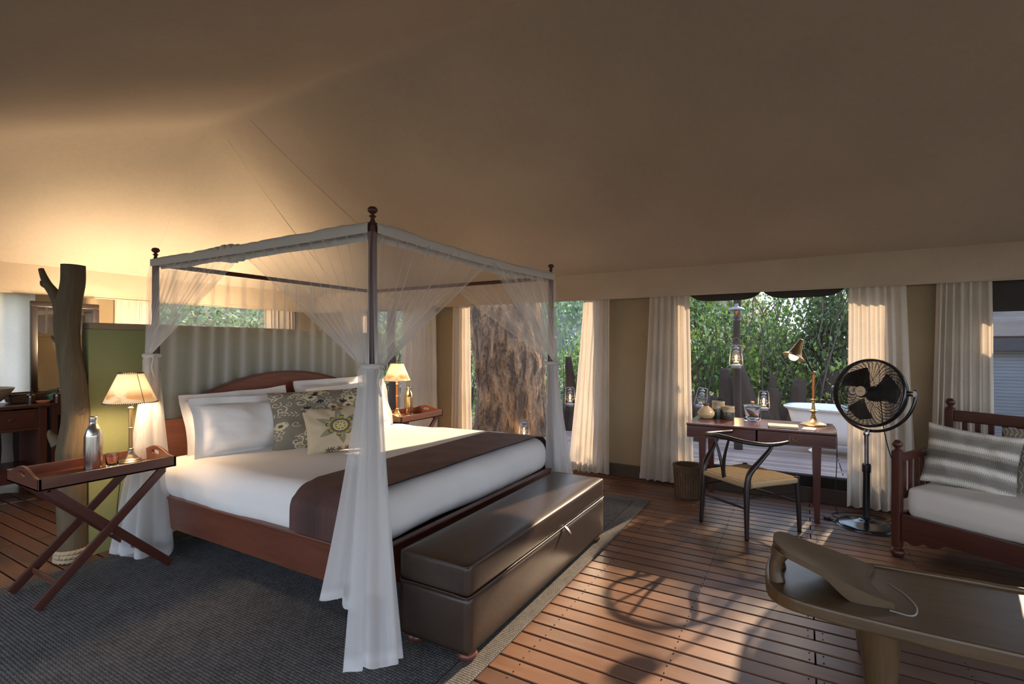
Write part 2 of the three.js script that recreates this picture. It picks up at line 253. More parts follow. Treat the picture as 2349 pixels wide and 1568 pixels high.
// ------------------------------------------------------------------ floor of hardwood boards
const EYE = 1.48;
{
  const f = struct('floor');
  part(f, 'subfloor', mv(new THREE.BoxGeometry(10.7, 0.16, 7.0), -1.65, -0.13, -2.1), M.dark);
  const mats = [M.deckA, M.deckB, M.deckC, M.deckD, M.deckA, M.deckC], geos = {};
  const W = 0.0995, H = 0.026;
  const plank = (L, k) => geos[L + '/' + k] ??= boxUV(prism([[-W / 2, -H], [W / 2, -H], [W / 2, -0.003], [W / 2 - 0.003, 0], [-W / 2 + 0.003, 0], [-W / 2, -0.003]], L, 0).rotateY(Math.PI / 2), 'x', k * 0.31);
  const nails = [];
  for (let r = 0; r < 51; r++) {
    const z = -5.555 + 0.1105 * r;
    const cuts = r % 2 ? [-6.85, -3.5, 0.05, 3.6] : [-6.85, -5.1, -1.75, 1.9, 3.6];
    for (let c = 0; c + 1 < cuts.length; c++) {
      const L = +(cuts[c + 1] - cuts[c] - 0.008).toFixed(3), o = part(f, 'plank', plank(L, (r + c) % 4), mats[Math.floor(hash2(r, c, 5) * mats.length)]);
      o.position.set((cuts[c] + cuts[c + 1]) / 2, hash2(r, c, 9) * 0.0015, z);
    }
    if (z < -1.6) for (const x of [...(r % 2 ? [0.02, 0.08] : []), -0.55, -1.15, 0.65]) for (const s of [-0.03, 0.03]) nails.push(mv(new THREE.CylinderGeometry(0.0035, 0.0035, 0.003, 8), x + hash2(r, Math.round(x * 10), 3) * 0.01, 0.0016, z + s));
  }
  part(f, 'nail_heads', nails, M.dark).userData.kind = 'stuff';
}

// ------------------------------------------------------------------ canvas walls, windows, pelmets, roof
const ZB = -5.60, XL = -6.90, XR = 3.6, ZF = 1.3;
const W0 = [-5.75, -4.6, 0.12, 2.0], W1 = [-3.93, -2.06, 0.06, 2.05], W2 = [-1.14, 0.66, 0.24, 2.03], W3 = [1.28, 2.3, 0.5, 2.02];
const L0 = [0.15, 2.02, 0.3, 2.02], L1 = [2.86, 4.75, 0.5, 2.02];   // on the left wall, measured along -z
const rect = ([a, b, c, d]) => [[a, c], [b, c], [b, d], [a, d]];
struct('wall_back', boxUV(mv(prism([[XL, -0.05], [XR, -0.05], [XR, 2.3], [XL, 2.3]], 0.04, 0, [W0, W1, W2, W3].map(rect)), 0, 0, ZB - 0.02)), M.canvas);
struct('wall_left', boxUV(mv(prism([[-ZF, -0.05], [-ZB, -0.05], [-ZB, 2.3], [-ZF, 2.3]], 0.04, 0, [L0, L1].map(rect)).rotateY(Math.PI / 2), XL - 0.02, 0, 0)), M.canvas);
struct('wall_right', boxUV(mv(prism([[-ZF, -0.05], [-ZB, -0.05], [-ZB, 2.3], [-ZF, 2.3]], 0.04, 0, [rect([-0.9, 4.9, 0.06, 2.12])]).rotateY(Math.PI / 2), XR + 0.02, 0, 0)), M.canvas);
struct('wall_front', boxUV(mv(prism([[XL, -0.05], [XR, -0.05], [XR, 2.3], [XL, 2.3]], 0.04, 0, [rect([-5.6, -1.8, 0.04, 2.12]), rect([-1.6, 3.2, 0.06, 2.12])]), 0, 0, ZF + 0.02)), M.canvas);
{ // frames and insect gauze of the windows
  const frame = ([a, b, c, d]) => [mv(new THREE.BoxGeometry(b - a + 0.08, 0.05, 0.05), (a + b) / 2, c - 0.02, 0), mv(new THREE.BoxGeometry(0.05, d - c, 0.05), a - 0.02, (c + d) / 2, 0), mv(new THREE.BoxGeometry(0.05, d - c, 0.05), b + 0.02, (c + d) / 2, 0)];
  let k = 0;
  for (const w of [W0, W1, W2, W3]) {
    const o = struct('window_' + ++k); o.position.z = ZB - 0.03;
    part(o, 'window_frame', frame(w), k === 3 ? M.dark : M.canvas);
    if (k >= 3) part(o, 'insect_screen', mv(new THREE.BoxGeometry(w[1] - w[0], w[3] - w[2], 0.002), (w[0] + w[1]) / 2, (w[2] + w[3]) / 2, 0), M.screen);
    if (k === 3) part(o, 'sill', mv(rbox(w[1] - w[0] + 0.1, 0.17, 0.06, 0.01), (w[0] + w[1]) / 2, 0.155, 0.01), M.dark);
  }
  for (const w of [L0, L1]) { const o = struct('window_' + ++k); o.position.x = XL - 0.03; o.rotation.y = Math.PI / 2; part(o, 'window_frame', frame(w), M.canvas); }
}
// dark canvas skirting along the foot of the back wall
struct('baseboard_back', boxUV(mv(rbox(XR - XL, 0.14, 0.03, 0.008), (XL + XR) / 2, 0.07, ZB + 0.03)), M.skirt);
struct('baseboard_left', boxUV(mv(rbox(0.03, 0.14, ZF - ZB, 0.008), XL + 0.03, 0.07, (ZB + ZF) / 2)), M.skirt);
const PZ = -5.42, PX = -6.72;
function pelmet(len, y0 = 2.006, y1 = 2.31, s = 1) { // hanging canvas band, thin but with two faces and a hem
  const f = (d) => sheet(160, 10, (a, t) => [a * len, lerp(y0, y1, t) + 0.006 * n2(a * len * 1.3, 3, s) * (1 - t), d + 0.010 * n2(a * len * 2.2, t * 2, s) * (1 - t) + 0.004 * n2(a * len * 7, t * 3, s + 1), a * len, t * 0.3]);
  return [f(0), f(-0.012), mv(rbox(len, 0.012, 0.016, 0.004), len / 2, y0, -0.006), sheet(160, 1, (a, t) => [a * len, y0 + 0.028 + 0.006 * n2(a * len * 1.3, 3, s), 0.004 + 0.010 * n2(a * len * 2.2, 0, s) + 0.002 * t])];
}
{ const o = struct('trim_1', pelmet(XR - PX + 0.02), M.pelmet); o.position.set(PX - 0.01, 0, PZ); }
{ const o = struct('trim_2', pelmet(ZF - PZ, 2.006, 2.31, 5), M.pelmet); o.position.set(PX, 0, ZF); o.rotation.y = Math.PI / 2; }
// roof: ridge parallel to the back wall, hipped at both ends, the cloth sagging a little
const RIDGE = -2.72, RISE = 1.30;
function roofY(x, z) {
  const a = (z - PZ) / (RIDGE - PZ), c = (1.25 - z) / (1.25 - RIDGE), b = (x - PX) / 1.62, d = (3.5 - x) / 2.2;
  const sag = (t) => t < 0 ? t : 0.80 * t + 0.20 * t * t;
  const sm = (p, q, k) => { const h = Math.max(k - Math.abs(p - q), 0) / k; return Math.min(p, q) - h * h * k * 0.25; };
  const ac = Math.min(sag(a), sag(c));
  return 2.30 + RISE * sm(sm(ac, sag(b), 0.22), sag(d), 0.22);
}
{
  const X0 = XL - 0.12, X1 = XR + 0.12, Z0 = ZB - 0.12, Z1 = ZF + 0.12, nz = 96;
  const zs = []; for (let i = 0; i <= nz; i++) zs.push(i <= nz / 2 ? lerp(Z0, RIDGE, i / (nz / 2)) : lerp(RIDGE, Z1, (i - nz / 2) / (nz / 2)));
  const surf = (dy) => sheet(130, nz, (s, t) => { const x = lerp(X0, X1, s), z = zs[Math.round(t * nz)]; return [x, roofY(x, z) + dy + 0.004 * n2(x * 1.5, z * 1.5, 4), z, x * 0.5, z * 0.5]; });
  const rim = (f) => sheet(60, 1, (s, t) => { const [x, z] = f(s); return [x, roofY(x, z) + 0.03 * t, z]; });
  const ceil = struct('ceiling', [surf(0), surf(0.03), rim((s) => [lerp(X0, X1, s), Z0]), rim((s) => [lerp(X0, X1, s), Z1]), rim((s) => [X0, lerp(Z0, Z1, s)]), rim((s) => [X1, lerp(Z0, Z1, s)])], M.ceiling);
  const seam = (a, b, w = 0.007) => { const L = Math.hypot(b[0] - a[0], b[1] - a[1]), nx = -(b[1] - a[1]) / L, nz2 = (b[0] - a[0]) / L; return sheet(60, 2, (s, t) => { const x = lerp(a[0], b[0], s) + nx * (t - 0.5) * 2 * w, z = lerp(a[1], b[1], s) + nz2 * (t - 0.5) * 2 * w; return [x, roofY(x, z) - 0.002 - 0.003 * (1 - Math.abs(t * 2 - 1)), z]; }); };
  part(ceil, 'seam', seam([-5.05, -2.75], [-6.7, -3.0]), M.ceiling); part(ceil, 'seam', seam([-4.9, -2.9], [-6.1, -5.35]), M.ceiling);
  part(ceil, 'seam', seam([-4.4, -2.8], [-4.4, -5.4]), M.ceiling);
}
// dark scalloped edge of the outside awning above the desk window
{
  const edge = []; const x0 = -1.3, x1 = 0.9, n = 2.2 / 1.52;
  for (let i = 0; i <= 80; i++) { const x = lerp(x1, x0, i / 80), u = mod((x + 0.365) / 0.72 + 0, 1); edge.push([x, 1.958 + 0.085 * Math.pow(Math.abs(2 * u - 1), 5)]); }
  struct('trim_3', mv(prism([[x0, 2.2], [x1, 2.2], ...edge], 0.012, 0), 0, 0, -5.75), M.dark); void n;
}
// green partition behind the bed
{
  const p = struct('wall_partition', boxUV(mv(rbox(0.11, 1.60, 2.83, 0.006), -4.40, 0.80, -2.995)), M.olive);
  part(p, 'lining', boxUV(mv(rbox(0.008, 1.58, 2.8, 0.002), -4.460, 0.80, -2.995)), M.canvas);
  part(p, 'cap', [boxUV(mv(rbox(0.125, 0.045, 1.66, 0.006), -4.40, 1.622, -2.415)), boxUV(mv(rbox(0.12, 0.035, 1.2, 0.006), -4.40, 1.612, -3.83))], M.canvas);
}

// ------------------------------------------------------------------ rug
{
  const r = thing('rug', 'large charcoal woven loop rug lying under the four-poster bed', 'rug', [-2.73, 0.002, -2.53]);
  part(r, 'field', boxUV(softBox(2.68, 0.011, 4.30, 0.005, 40, 2, 60)).translate(0, 0.006, 0), M.rug);
  const b = [];
  for (const s of [-1, 1]) { b.push(boxUV(rbox(0.125, 0.012, 4.56, 0.004)).translate(s * 1.4075, 0.0065, 0)); b.push(boxUV(rbox(2.69, 0.012, 0.125, 0.004)).translate(0, 0.0065, s * 2.2175)); }
  for (const g of b) part(r, 'border', g, M.rugEdge);
}

// ------------------------------------------------------------------ four-poster bed
const BF = -1.93, BH = -4.12, BN = -1.90, BR = -4.03;
{
  const b = thing('four_poster_bed', 'reddish mahogany four-poster bed with arched headboard and turned finials', 'bed', [0, 0, 0]);
  const prof = [[0.018, 0.0], [0.030, 0.01], [0.034, 0.04], [0.022, 0.075], [0.034, 0.10], [0.034, 0.13]];
  const up = [[0.034, 0.44], [0.030, 0.47], [0.036, 0.50], [0.026, 0.54], [0.034, 0.75], [0.036, 0.92], [0.026, 0.97], [0.034, 1.0], [0.030, 1.03], [0.030, 1.2], [0.024, 1.7], [0.022, 2.085]];
  for (const [x, z] of [[BF, BN], [BF, BR], [BH, BN], [BH, BR]]) {
    const p = part(b, 'post', [boxUV(latheS(prof, 20), 'y'), boxUV(lathe(up, 20), 'y'), boxUV(mv(rbox(0.072, 0.32, 0.072, 0.005), 0, 0.285, 0), 'y')], M.darkpost); p.position.set(x, 0.013, z);
    part(p, 'finial', latheS([[0.0, 2.188], [0.017, 2.185], [0.026, 2.173], [0.024, 2.160], [0.011, 2.150], [0.010, 2.144], [0.019, 2.138], [0.012, 2.130], [0.010, 2.124], [0.014, 2.11], [0.018, 2.08]].reverse(), 20), M.darkpost);
  }
  const L = BF - BH;
  for (const z of [BN, BR]) part(b, 'side_rail', [mv(boxUV(rbox(L - 0.06, 0.215, 0.035, 0.006)), (BF + BH) / 2, 0.305, z + (z === BN ? 0.012 : -0.012)), mv(boxUV(rbox(L - 0.06, 0.022, 0.045, 0.008)), (BF + BH) / 2, 0.408, z + (z === BN ? 0.014 : -0.014))], M.railwood);
  part(b, 'foot_rail', [mv(boxUV(rbox(0.035, 0.215, BN - BR - 0.06, 0.006), 'z'), BF + 0.012, 0.305, (BN + BR) / 2), mv(boxUV(rbox(0.045, 0.022, BN - BR - 0.06, 0.008), 'z'), BF + 0.014, 0.408, (BN + BR) / 2)], M.railwood);
  for (const z of [BN, BR]) part(b, 'canopy_rail', mv(boxUV(rbox(L - 0.03, 0.034, 0.026, 0.004)), (BF + BH) / 2, 2.078, z), M.darkpost);
  for (const x of [BF, BH]) part(b, 'canopy_rail', mv(boxUV(rbox(0.026, 0.034, BN - BR - 0.03, 0.004), 'z'), x, 2.078, (BN + BR) / 2), M.darkpost);
  part(b, 'bed_base', mv(boxUV(rbox(L - 0.09, 0.04, BN - BR - 0.09, 0.004)), (BF + BH) / 2, 0.335, (BN + BR) / 2), M.darkpost);
  { // headboard: a shallow arch between lower shoulders
    const w = (BN - BR) / 2 - 0.03, pts = [[-w, 0.32], [w, 0.32], [w, 0.93]], cap = [];
    pts.push([0.80, 0.93], [0.80, 1.055]);
    for (let i = 0; i <= 24; i++) { const a = lerp(0.80, -0.80, i / 24), y = 1.055 + 0.185 * (1 - Math.pow(a / 0.80, 2)); pts.push([a, y]); cap.push([a, y]); }
    pts.push([-0.80, 0.93], [-w, 0.93]);
    const hb = part(b, 'headboard', boxUV(prism(pts, 0.034, 0.003).rotateY(Math.PI / 2), 'z'), M.redwood); hb.position.set(BH, 0, (BN + BR) / 2);
    part(hb, 'cap_moulding', boxUV(sheetStrip(cap.map(([a, y]) => [0, y, -a]), 0.05, 0.014), 'z'), M.mahogany);
  }
}
function sheetStrip(path, w, t) { // solid strip of width w (x) and thickness t following a path in the y-z plane
  const P = [], I = [];
  path.forEach((p, i) => { const a = path[Math.max(0, i - 1)], b = path[Math.min(path.length - 1, i + 1)], d = V(0, b[1] - a[1], b[2] - a[2]).normalize(), n = V(0, d.z, -d.y); if (n.y < 0) n.negate(); for (const [sx, sy] of [[-1, 0], [1, 0], [1, 1], [-1, 1]]) P.push(sx * w / 2, p[1] + n.y * t * sy, p[2] + n.z * t * sy); });
  for (let i = 0; i + 1 < path.length; i++) for (let k = 0; k < 4; k++) { const a = i * 4 + k, b = i * 4 + (k + 1) % 4, c = a + 4, d = b + 4; I.push(a, b, c, b, d, c); }
  const e = (path.length - 1) * 4; I.push(0, 2, 1, 0, 3, 2, e, e + 1, e + 2, e, e + 2, e + 3);
  const g = new THREE.BufferGeometry(); g.setAttribute('position', new THREE.Float32BufferAttribute(P, 3)); g.setIndex(I); const q = g.toNonIndexed(); q.computeVertexNormals(); return q;
}

// uplighters of the washroom behind the partition, aimed at the slope of the roof over the washstand
for (const [z, l, I] of [[-2.45, 'brass uplighter on a pole behind the green partition, nearer the trunk post', 8.5], [-3.75, 'brass uplighter on a pole behind the green partition, nearer the corner', 8.5]]) {
  const t = thing('uplighter_lamp', l, 'lamp', [-5.85, 0.0015, z]), tilt = new THREE.Matrix4().makeRotationZ(0.55).setPosition(0, 1.38, 0);
  part(t, 'base', latheS([[0.001, 0], [0.13, 0.002], [0.13, 0.014], [0.05, 0.03], [0.02, 0.05], [0.001, 0.052]], 28), M.oldbrass);
  part(t, 'pole', lathe([[0.013, 0.04], [0.013, 1.36], [0.001, 1.362]], 14), M.oldbrass);
  part(t, 'lamp_shade', latheS([[0.001, 0.0], [0.03, 0.004], [0.06, 0.04], [0.085, 0.11], [0.082, 0.11], [0.056, 0.042], [0.028, 0.010], [0.001, 0.006]], 28, 50).applyMatrix4(tilt), M.oldbrass);
  part(t, 'bulb', new THREE.CylinderGeometry(0.080, 0.080, 0.004, 36).translate(0, 0.106, 0).applyMatrix4(tilt), M.bulb, 'round glowing diffuser');
  const p = new THREE.RectAreaLight(new THREE.Color(...LAMP), I / 0.0196 * LK, 0.14, 0.14); p.position.set(0, 0.112, 0).applyMatrix4(tilt); p.quaternion.setFromRotationMatrix(tilt).multiply(new THREE.Quaternion().setFromAxisAngle(V(1, 0, 0), Math.PI / 2)); t.add(p);
}

// ------------------------------------------------------------------ bedding
const DT = 0.675;
single('duvet', 'plump white cotton duvet spread over the four-poster bed', 'duvet',
  softBox(2.13, 0.30, 2.19, 0.125, 120, 16, 120, (p, n) => { const w = 0.012 * n2(p.x * 1.6 + 3, p.z * 1.4, 1) + 0.007 * n2(p.x * 5 + p.z * 2, p.z * 4, 2); if (p.y > 0) p.y += w + 0.012 * (1 - Math.pow(p.x / 1.06, 2)); const f = 0.014 * n2(p.x * 4 + p.z * 4, p.y * 2.2 + 7, 3) + 0.006 * n2((p.x + p.z) * 12, p.y * 5, 4); p.x += n.x * f; p.z += n.z * f; if (p.y < -0.06) { p.y += 0.018 * n2(p.x * 2.3, p.z * 2.1, 8); } }),
  M.linen, [(-1.945 - 4.085) / 2, DT - 0.155, (BN + BR) / 2]);
{ // runner across the foot of the bed
  const zc = (BN + BR) / 2, h = 1.104, yB = 0.435, r = 0.13, path = [];
  const top = DT + 0.008;
  for (let i = 0; i <= 8; i++) path.push([h, lerp(yB, top - r, i / 8)]);
  for (let i = 1; i <= 10; i++) { const a = i / 10 * Math.PI / 2; path.push([h - r + Math.cos(a) * r, top - r + Math.sin(a) * r]); }
  for (let i = 1; i < 40; i++) path.push([lerp(h - r, -(h - r), i / 40), top + 0.011]);
  for (let i = 10; i >= 1; i--) { const a = i / 10 * Math.PI / 2; path.push([-(h - r + Math.cos(a) * r), top - r + Math.sin(a) * r]); }
  for (let i = 8; i >= 0; i--) path.push([-h, lerp(yB, top - r, i / 8)]);
  const f = (off) => sheet(30, path.length - 1, (s, t) => { const k = Math.round(t * (path.length - 1)), [a, y] = path[k], side = Math.abs(a) > h - 0.02; const x = lerp(-2.53 + 0.03 * t, -2.03 + 0.05 * t, s), w = 0.004 * n2(x * 5, a * 5, 3) + 0.012 * n2(x * 1.6 + 3 , (a) * 1.4, 1) * (side ? 0 : 0.6); return [x, y + (side ? 0 : w + off), zc + a + (side ? Math.sign(a) * (off + 0.006) + w : 0), x * 1.2, a]; });
  single('bed_runner', 'dark brown velvet runner laid across the foot of the white duvet', 'runner', [f(0), f(0.006)], M.velvet);
}
function pillow(w, h, t, flange = 0, sd = 1, ear = 0.05) { // stuffed case: pinched sides, pointed corners, creases; centred, facing +z
  const n = 44, F = flange, W = w / 2, H = h / 2;
  const f = (side) => sheet(n, n, (a, b) => {
    const s = (a * 2 - 1), q = (b * 2 - 1), ks = 1 + F / W, kq = 1 + F / H, S = s * ks, Q = q * kq, cs = clamp(S, -1, 1), cq = clamp(Q, -1, 1);
    const fall = Math.pow(Math.max(0, (1 - Math.pow(Math.abs(cs), 2.6))), 0.55) * Math.pow(Math.max(0, 1 - Math.pow(Math.abs(cq), 2.6)), 0.55);
    const x = S * W * (1 - ear * (1 - cq * cq)), y = Q * H * (1 - ear * 1.2 * (1 - cs * cs) + 0.0);
    const rd = n2(Math.atan2(Q, S) * 3.2 + sd, Math.hypot(S, Q) * 1.6, sd + 8), cr = 0.016 * n2(x * 7 + sd, y * 6, sd) * (0.3 + fall) + 0.016 * rd * (1 - fall) * fall * 3 + 0.007 * n2(x * 18 + y * 9, y * 15 + sd, sd + 2), edge = Math.max(Math.abs(S), Math.abs(Q)) > 1 ? 0.018 * n2(x * 9 + sd, y * 9, sd + 5) : 0;
    return [x, y + 0.01 * n2(x * 4, sd, 3), side * (t / 2 * fall + 0.003) + cr * (side > 0 ? 1 : 0.6) * Math.min(1, fall * 3) + edge, a, b];
  });
  const back = f(-1); back.index.array.reverse(); back.computeVertexNormals();
  return merge([f(1), back]);
}
const place = (g, lean, roll = 0) => g.rotateZ(roll).rotateX(-lean);
for (const [l, x, y, z, turn, lean, w, h, t, sd, roll] of [
  ['white flanged pillow at the back left, propped on the headboard', -3.965, 0.87, -2.46, 92, 0.22, 0.80, 0.40, 0.21, 1, 0.02],
  ['white flanged pillow at the front left with its ruffled edge nearest the lamp', -3.735, 0.860, -2.43, 84, 0.24, 0.80, 0.37, 0.24, 5, -0.01],
  ['white flanged pillow at the back right, half hidden by the printed cushions', -3.965, 0.91, -3.46, 90, 0.20, 0.84, 0.42, 0.21, 9, 0.03],
  ['white flanged pillow at the front right, behind the larger printed cushion', -3.74, 0.885, -3.42, 86, 0.26, 0.82, 0.38, 0.23, 13, 0.05],
]) single('pillow', l, 'pillow', place(pillow(w, h, t, 0.055, sd, 0.035), lean, roll), M.linen, [x, y, z], turn * Math.PI / 180, 'white pillows on the bed');
function printTex(draw, w = 1024, h = 1024) { const c = document.createElement('canvas'); c.width = w; c.height = h; draw(c.getContext('2d'), w, h); const t = new THREE.CanvasTexture(c); t.colorSpace = THREE.SRGBColorSpace; return t; }
const petal = (g, x, y, a, l, w) => { g.save(); g.translate(x, y); g.rotate(a); g.beginPath(); g.moveTo(0, 0); g.quadraticCurveTo(l * 0.45, -w, l, 0); g.quadraticCurveTo(l * 0.45, w, 0, 0); g.fill(); g.restore(); };
const floral = printTex((g, w, h) => {
  g.fillStyle = '#82796a'; g.fillRect(0, 0, w, h); const r = rng(5);
  const scroll = (x, y, a, s, c) => { g.strokeStyle = c; g.lineWidth = 13 * s; g.lineCap = 'round'; g.beginPath(); for (let i = 0; i <= 30; i++) { const t = i / 30, rr = 78 * s * (1 - t * 0.86), an = a + t * 7.0; const px = x + Math.cos(an) * rr, py = y + Math.sin(an) * rr; i ? g.lineTo(px, py) : g.moveTo(px, py); } g.stroke(); };
  for (let i = 0; i < 46; i++) scroll(r() * w, r() * h, r() * 6.28, 0.45 + r() * 0.65, '#d3c6a6');
  for (let i = 0; i < 26; i++) { const x = r() * w, y = r() * h, a = r() * 6.28; g.fillStyle = '#cfc2a2'; for (let k = 0; k < 7; k++) petal(g, x + Math.cos(a) * k * 22, y + Math.sin(a) * k * 22, a + (k % 2 ? 0.9 : -0.9), 66 - k * 4, 15); }
  for (let i = 0; i < 13; i++) { const x = r() * w, y = r() * h; g.fillStyle = '#cdbf9d'; for (let k = 0; k < 6; k++) { g.beginPath(); g.arc(x + Math.cos(k * 1.047) * 38, y + Math.sin(k * 1.047) * 38, 27, 0, 7); g.fill(); } g.fillStyle = '#8d8166'; g.beginPath(); g.arc(x, y, 29, 0, 7); g.fill(); g.fillStyle = '#272022'; for (let k = 0; k < 4; k++) petal(g, x, y, k * 1.57 + 0.6, 24, 12); }
  for (let i = 0; i < 8; i++) { const x = r() * w, y = r() * h, a = r() * 6.28; g.fillStyle = '#2b2526'; for (let k = -1; k < 2; k++) petal(g, x, y, a + k * 0.5, 80, 24); }
});
const sunflower = printTex((g, w, h) => {
  g.fillStyle = '#c4b191'; g.fillRect(0, 0, w, h); const cx = w * 0.54, cy = h * 0.46;
  g.fillStyle = '#8f886e'; for (let k = 0; k < 6; k++) petal(g, cx, cy, k * 1.047 + 0.5, 430, 130);
  g.fillStyle = '#b7ab8a'; for (let k = 0; k < 6; k++) petal(g, cx, cy, k * 1.047 + 0.5, 300, 34);
  for (let k = 0; k < 8; k++) { const a = k * 0.785 + 0.2; g.fillStyle = '#4d453a'; g.beginPath(); g.arc(cx + Math.cos(a) * 205, cy + Math.sin(a) * 205, 46, 0, 7); g.fill(); g.fillStyle = '#a79a3c'; g.beginPath(); g.arc(cx + Math.cos(a) * 185, cy + Math.sin(a) * 185, 44, 0, 7); g.fill(); }
  g.fillStyle = '#6d6353'; for (let k = 0; k < 16; k++) { const a = k * 0.393; g.beginPath(); g.arc(cx + Math.cos(a) * 140, cy + Math.sin(a) * 140, 38, 0, 7); g.fill(); }
  g.fillStyle = '#dfc98f'; g.beginPath(); g.arc(cx, cy, 122, 0, 7); g.fill(); g.fillStyle = '#a08b3f'; g.beginPath(); g.arc(cx, cy, 100, 0, 7); g.fill();
  g.fillStyle = '#f0e4bc'; for (let k = 0; k < 8; k++) petal(g, cx + Math.cos(k * 0.785) * 12, cy + Math.sin(k * 0.785) * 12, k * 0.785, 82, 20);
  const r = rng(3); g.fillStyle = '#5d4c42'; for (let i = 0; i < 15; i++) { const e = r() < 0.5, x = e ? (r() < 0.5 ? 60 : w - 70) + r() * 40 : r() * w, y = e ? r() * h : (r() < 0.5 ? 50 : h - 60) + r() * 30; for (let k = 0; k < 5; k++) petal(g, x, y, k * 1.257 + i, 56, 19); }
});
const stripes = printTex((g, w, h) => { // ikat stripes with toothed edges
  g.fillStyle = '#a39b8c'; g.fillRect(0, 0, w, h); const r = rng(8);
  const rows = [[0.03, '#d8d3c8', 0.05], [0.17, '#8a847b', 0.08], [0.31, '#d8d3c8', 0.055], [0.47, '#706b64', 0.10], [0.64, '#d8d3c8', 0.055], [0.78, '#87817a', 0.08], [0.92, '#d8d3c8', 0.05]];
  for (const [y, c, t] of rows) { g.fillStyle = c; for (let x = 0; x < w; x += 12) { const d = ((x / 12) % 2 ? 0.024 : 0) + r() * 0.010; g.fillRect(x, (y - d) * h, 12, (t + 2 * d) * h); } }
});
const herring = printTex((g, w, h) => { g.fillStyle = '#8a8274'; g.fillRect(0, 0, w, h); g.strokeStyle = '#d6cebd'; g.lineWidth = 4; for (let x = -h; x < w + h; x += 22) for (let y = 0; y < h; y += 40) { g.beginPath(); g.moveTo(x + (y / 40 % 2 ? 14 : 0), y); g.lineTo(x + (y / 40 % 2 ? 0 : 14), y + 34); g.stroke(); } }, 512, 512);
const cl = (map) => phys({ map, roughness: 0.9, bumpMap: T.cloth, bumpScale: 0.003, side: DS });
single('cushion', 'large cushion with a grey and cream floral scroll print on the bed', 'cushion', place(pillow(0.80, 0.50, 0.20, 0, 21, 0.085), 0.34, 0.05), cl(floral), [-3.40, 0.890, -2.80], 58 * Math.PI / 180);
single('cushion', 'small cream cushion printed with one big sunflower rosette', 'cushion', place(pillow(0.48, 0.37, 0.15, 0, 27, 0.085), 0.36, 0.10), cl(sunflower), [-3.12, 0.845, -2.70], 56 * Math.PI / 180);

// ------------------------------------------------------------------ bed canopy: cloth band and mosquito nets
{
  const v = thing('canopy_valance', 'white cotton band draped along the top rails of the bed canopy', 'valance', [0, 0, 0]);
  const band = (ax, az, bx, bz, sd, bunch) => { // from a to b; cross-section goes up the outside, over the rail and a little down inside
    const L = Math.hypot(bx - ax, bz - az), dx = (bx - ax) / L, dz = (bz - az) / L, ox = -dz, oz = dx; // outward
    const f = (th) => sheet(140, 14, (s, t) => {
      const sag = 0.022 * Math.sin(Math.PI * s) * (sd % 2 ? 1 : 0.25), bu = bunch ? Math.exp(-Math.pow((s - bunch) / 0.06, 2)) : 0;
      const w = 0.006 * n2(s * 9, t * 3, sd) + bu * 0.016 * Math.sin(s * 190 + t * 3) + 0.003 * n2(s * 40, t * 4, sd + 1);
      let o, y; if (t < 0.6) { y = lerp(2.040 - 0.02 * bu + 0.012 * n2(s * 6, 0, sd), 2.112, t / 0.6); o = 0.034 + w; } else if (t < 0.8) { const a = (t - 0.6) / 0.2 * Math.PI; o = 0.034 * Math.cos(a); y = 2.112 + 0.012 * Math.sin(a) + w; } else { o = -0.034; y = lerp(2.112, 2.06, (t - 0.8) / 0.2); }
      o += Math.sign(o) * th; y -= sag * (t < 0.6 ? 1 : 0.9);
      return [ax + dx * L * s + ox * o, y, az + dz * L * s + oz * o, s * L, t * 0.2];
    });
    return [f(0), f(0.003)];
  };
  const e = 0.0;
  part(v, 'cloth_band', band(BF + e, BN, BH - e, BN, 2, 0.58), M.netcloth).scale.z = 1;
  part(v, 'cloth_band', band(BF, BR, BF, BN, 3, 0), M.netcloth);
  
  
}
function netPanel(cx, cz, dx, dz, L, ox, oz, tieY, sd, tieOut = 0.05) { // veil hung from the rail and gathered to the post
  return sheet(150, 36, (s, t) => {
    const sx = s * 1.025 - 0.025, tx = cx + dx * L * sx + ox * 0.032, tz = cz + dz * L * sx + oz * 0.032, ty = 2.065;
    const k = Math.pow(s, 0.8), ex = cx + dx * (0.06 * k - 0.03) + ox * tieOut, ez = cz + dz * (0.06 * k - 0.03) + oz * tieOut;
    const mx = lerp(tx, ex, 0.56), mz = lerp(tz, ez, 0.56), my = lerp(ty, tieY, 0.5) - 0.05 * s;
    const a = (1 - t) * (1 - t), b = 2 * t * (1 - t), c = t * t;
    const f = Math.sin(s * 2 * Math.PI * 11 + 2.2 * n2(s * 6, 1, sd)) * 0.014 * (1 - 0.72 * t) * smooth(0, 0.12, t) + 0.006 * n2(s * 30, t * 2, sd);
    return [a * tx + b * mx + c * ex + ox * f, a * ty + b * my + c * tieY, a * tz + b * mz + c * ez + oz * f];
  }, (s, t) => { const dens = L / (L * (1 - t) + 0.11), fold = Math.pow(Math.abs(Math.sin(s * Math.PI * 11 + 1.1 * n2(s * 6, 1, sd))), 8); return clamp(1 - Math.exp(-0.21 * dens) + 0.18 * fold + (s > 0.985 ? 0.12 : 0), 0, 0.93); });
}
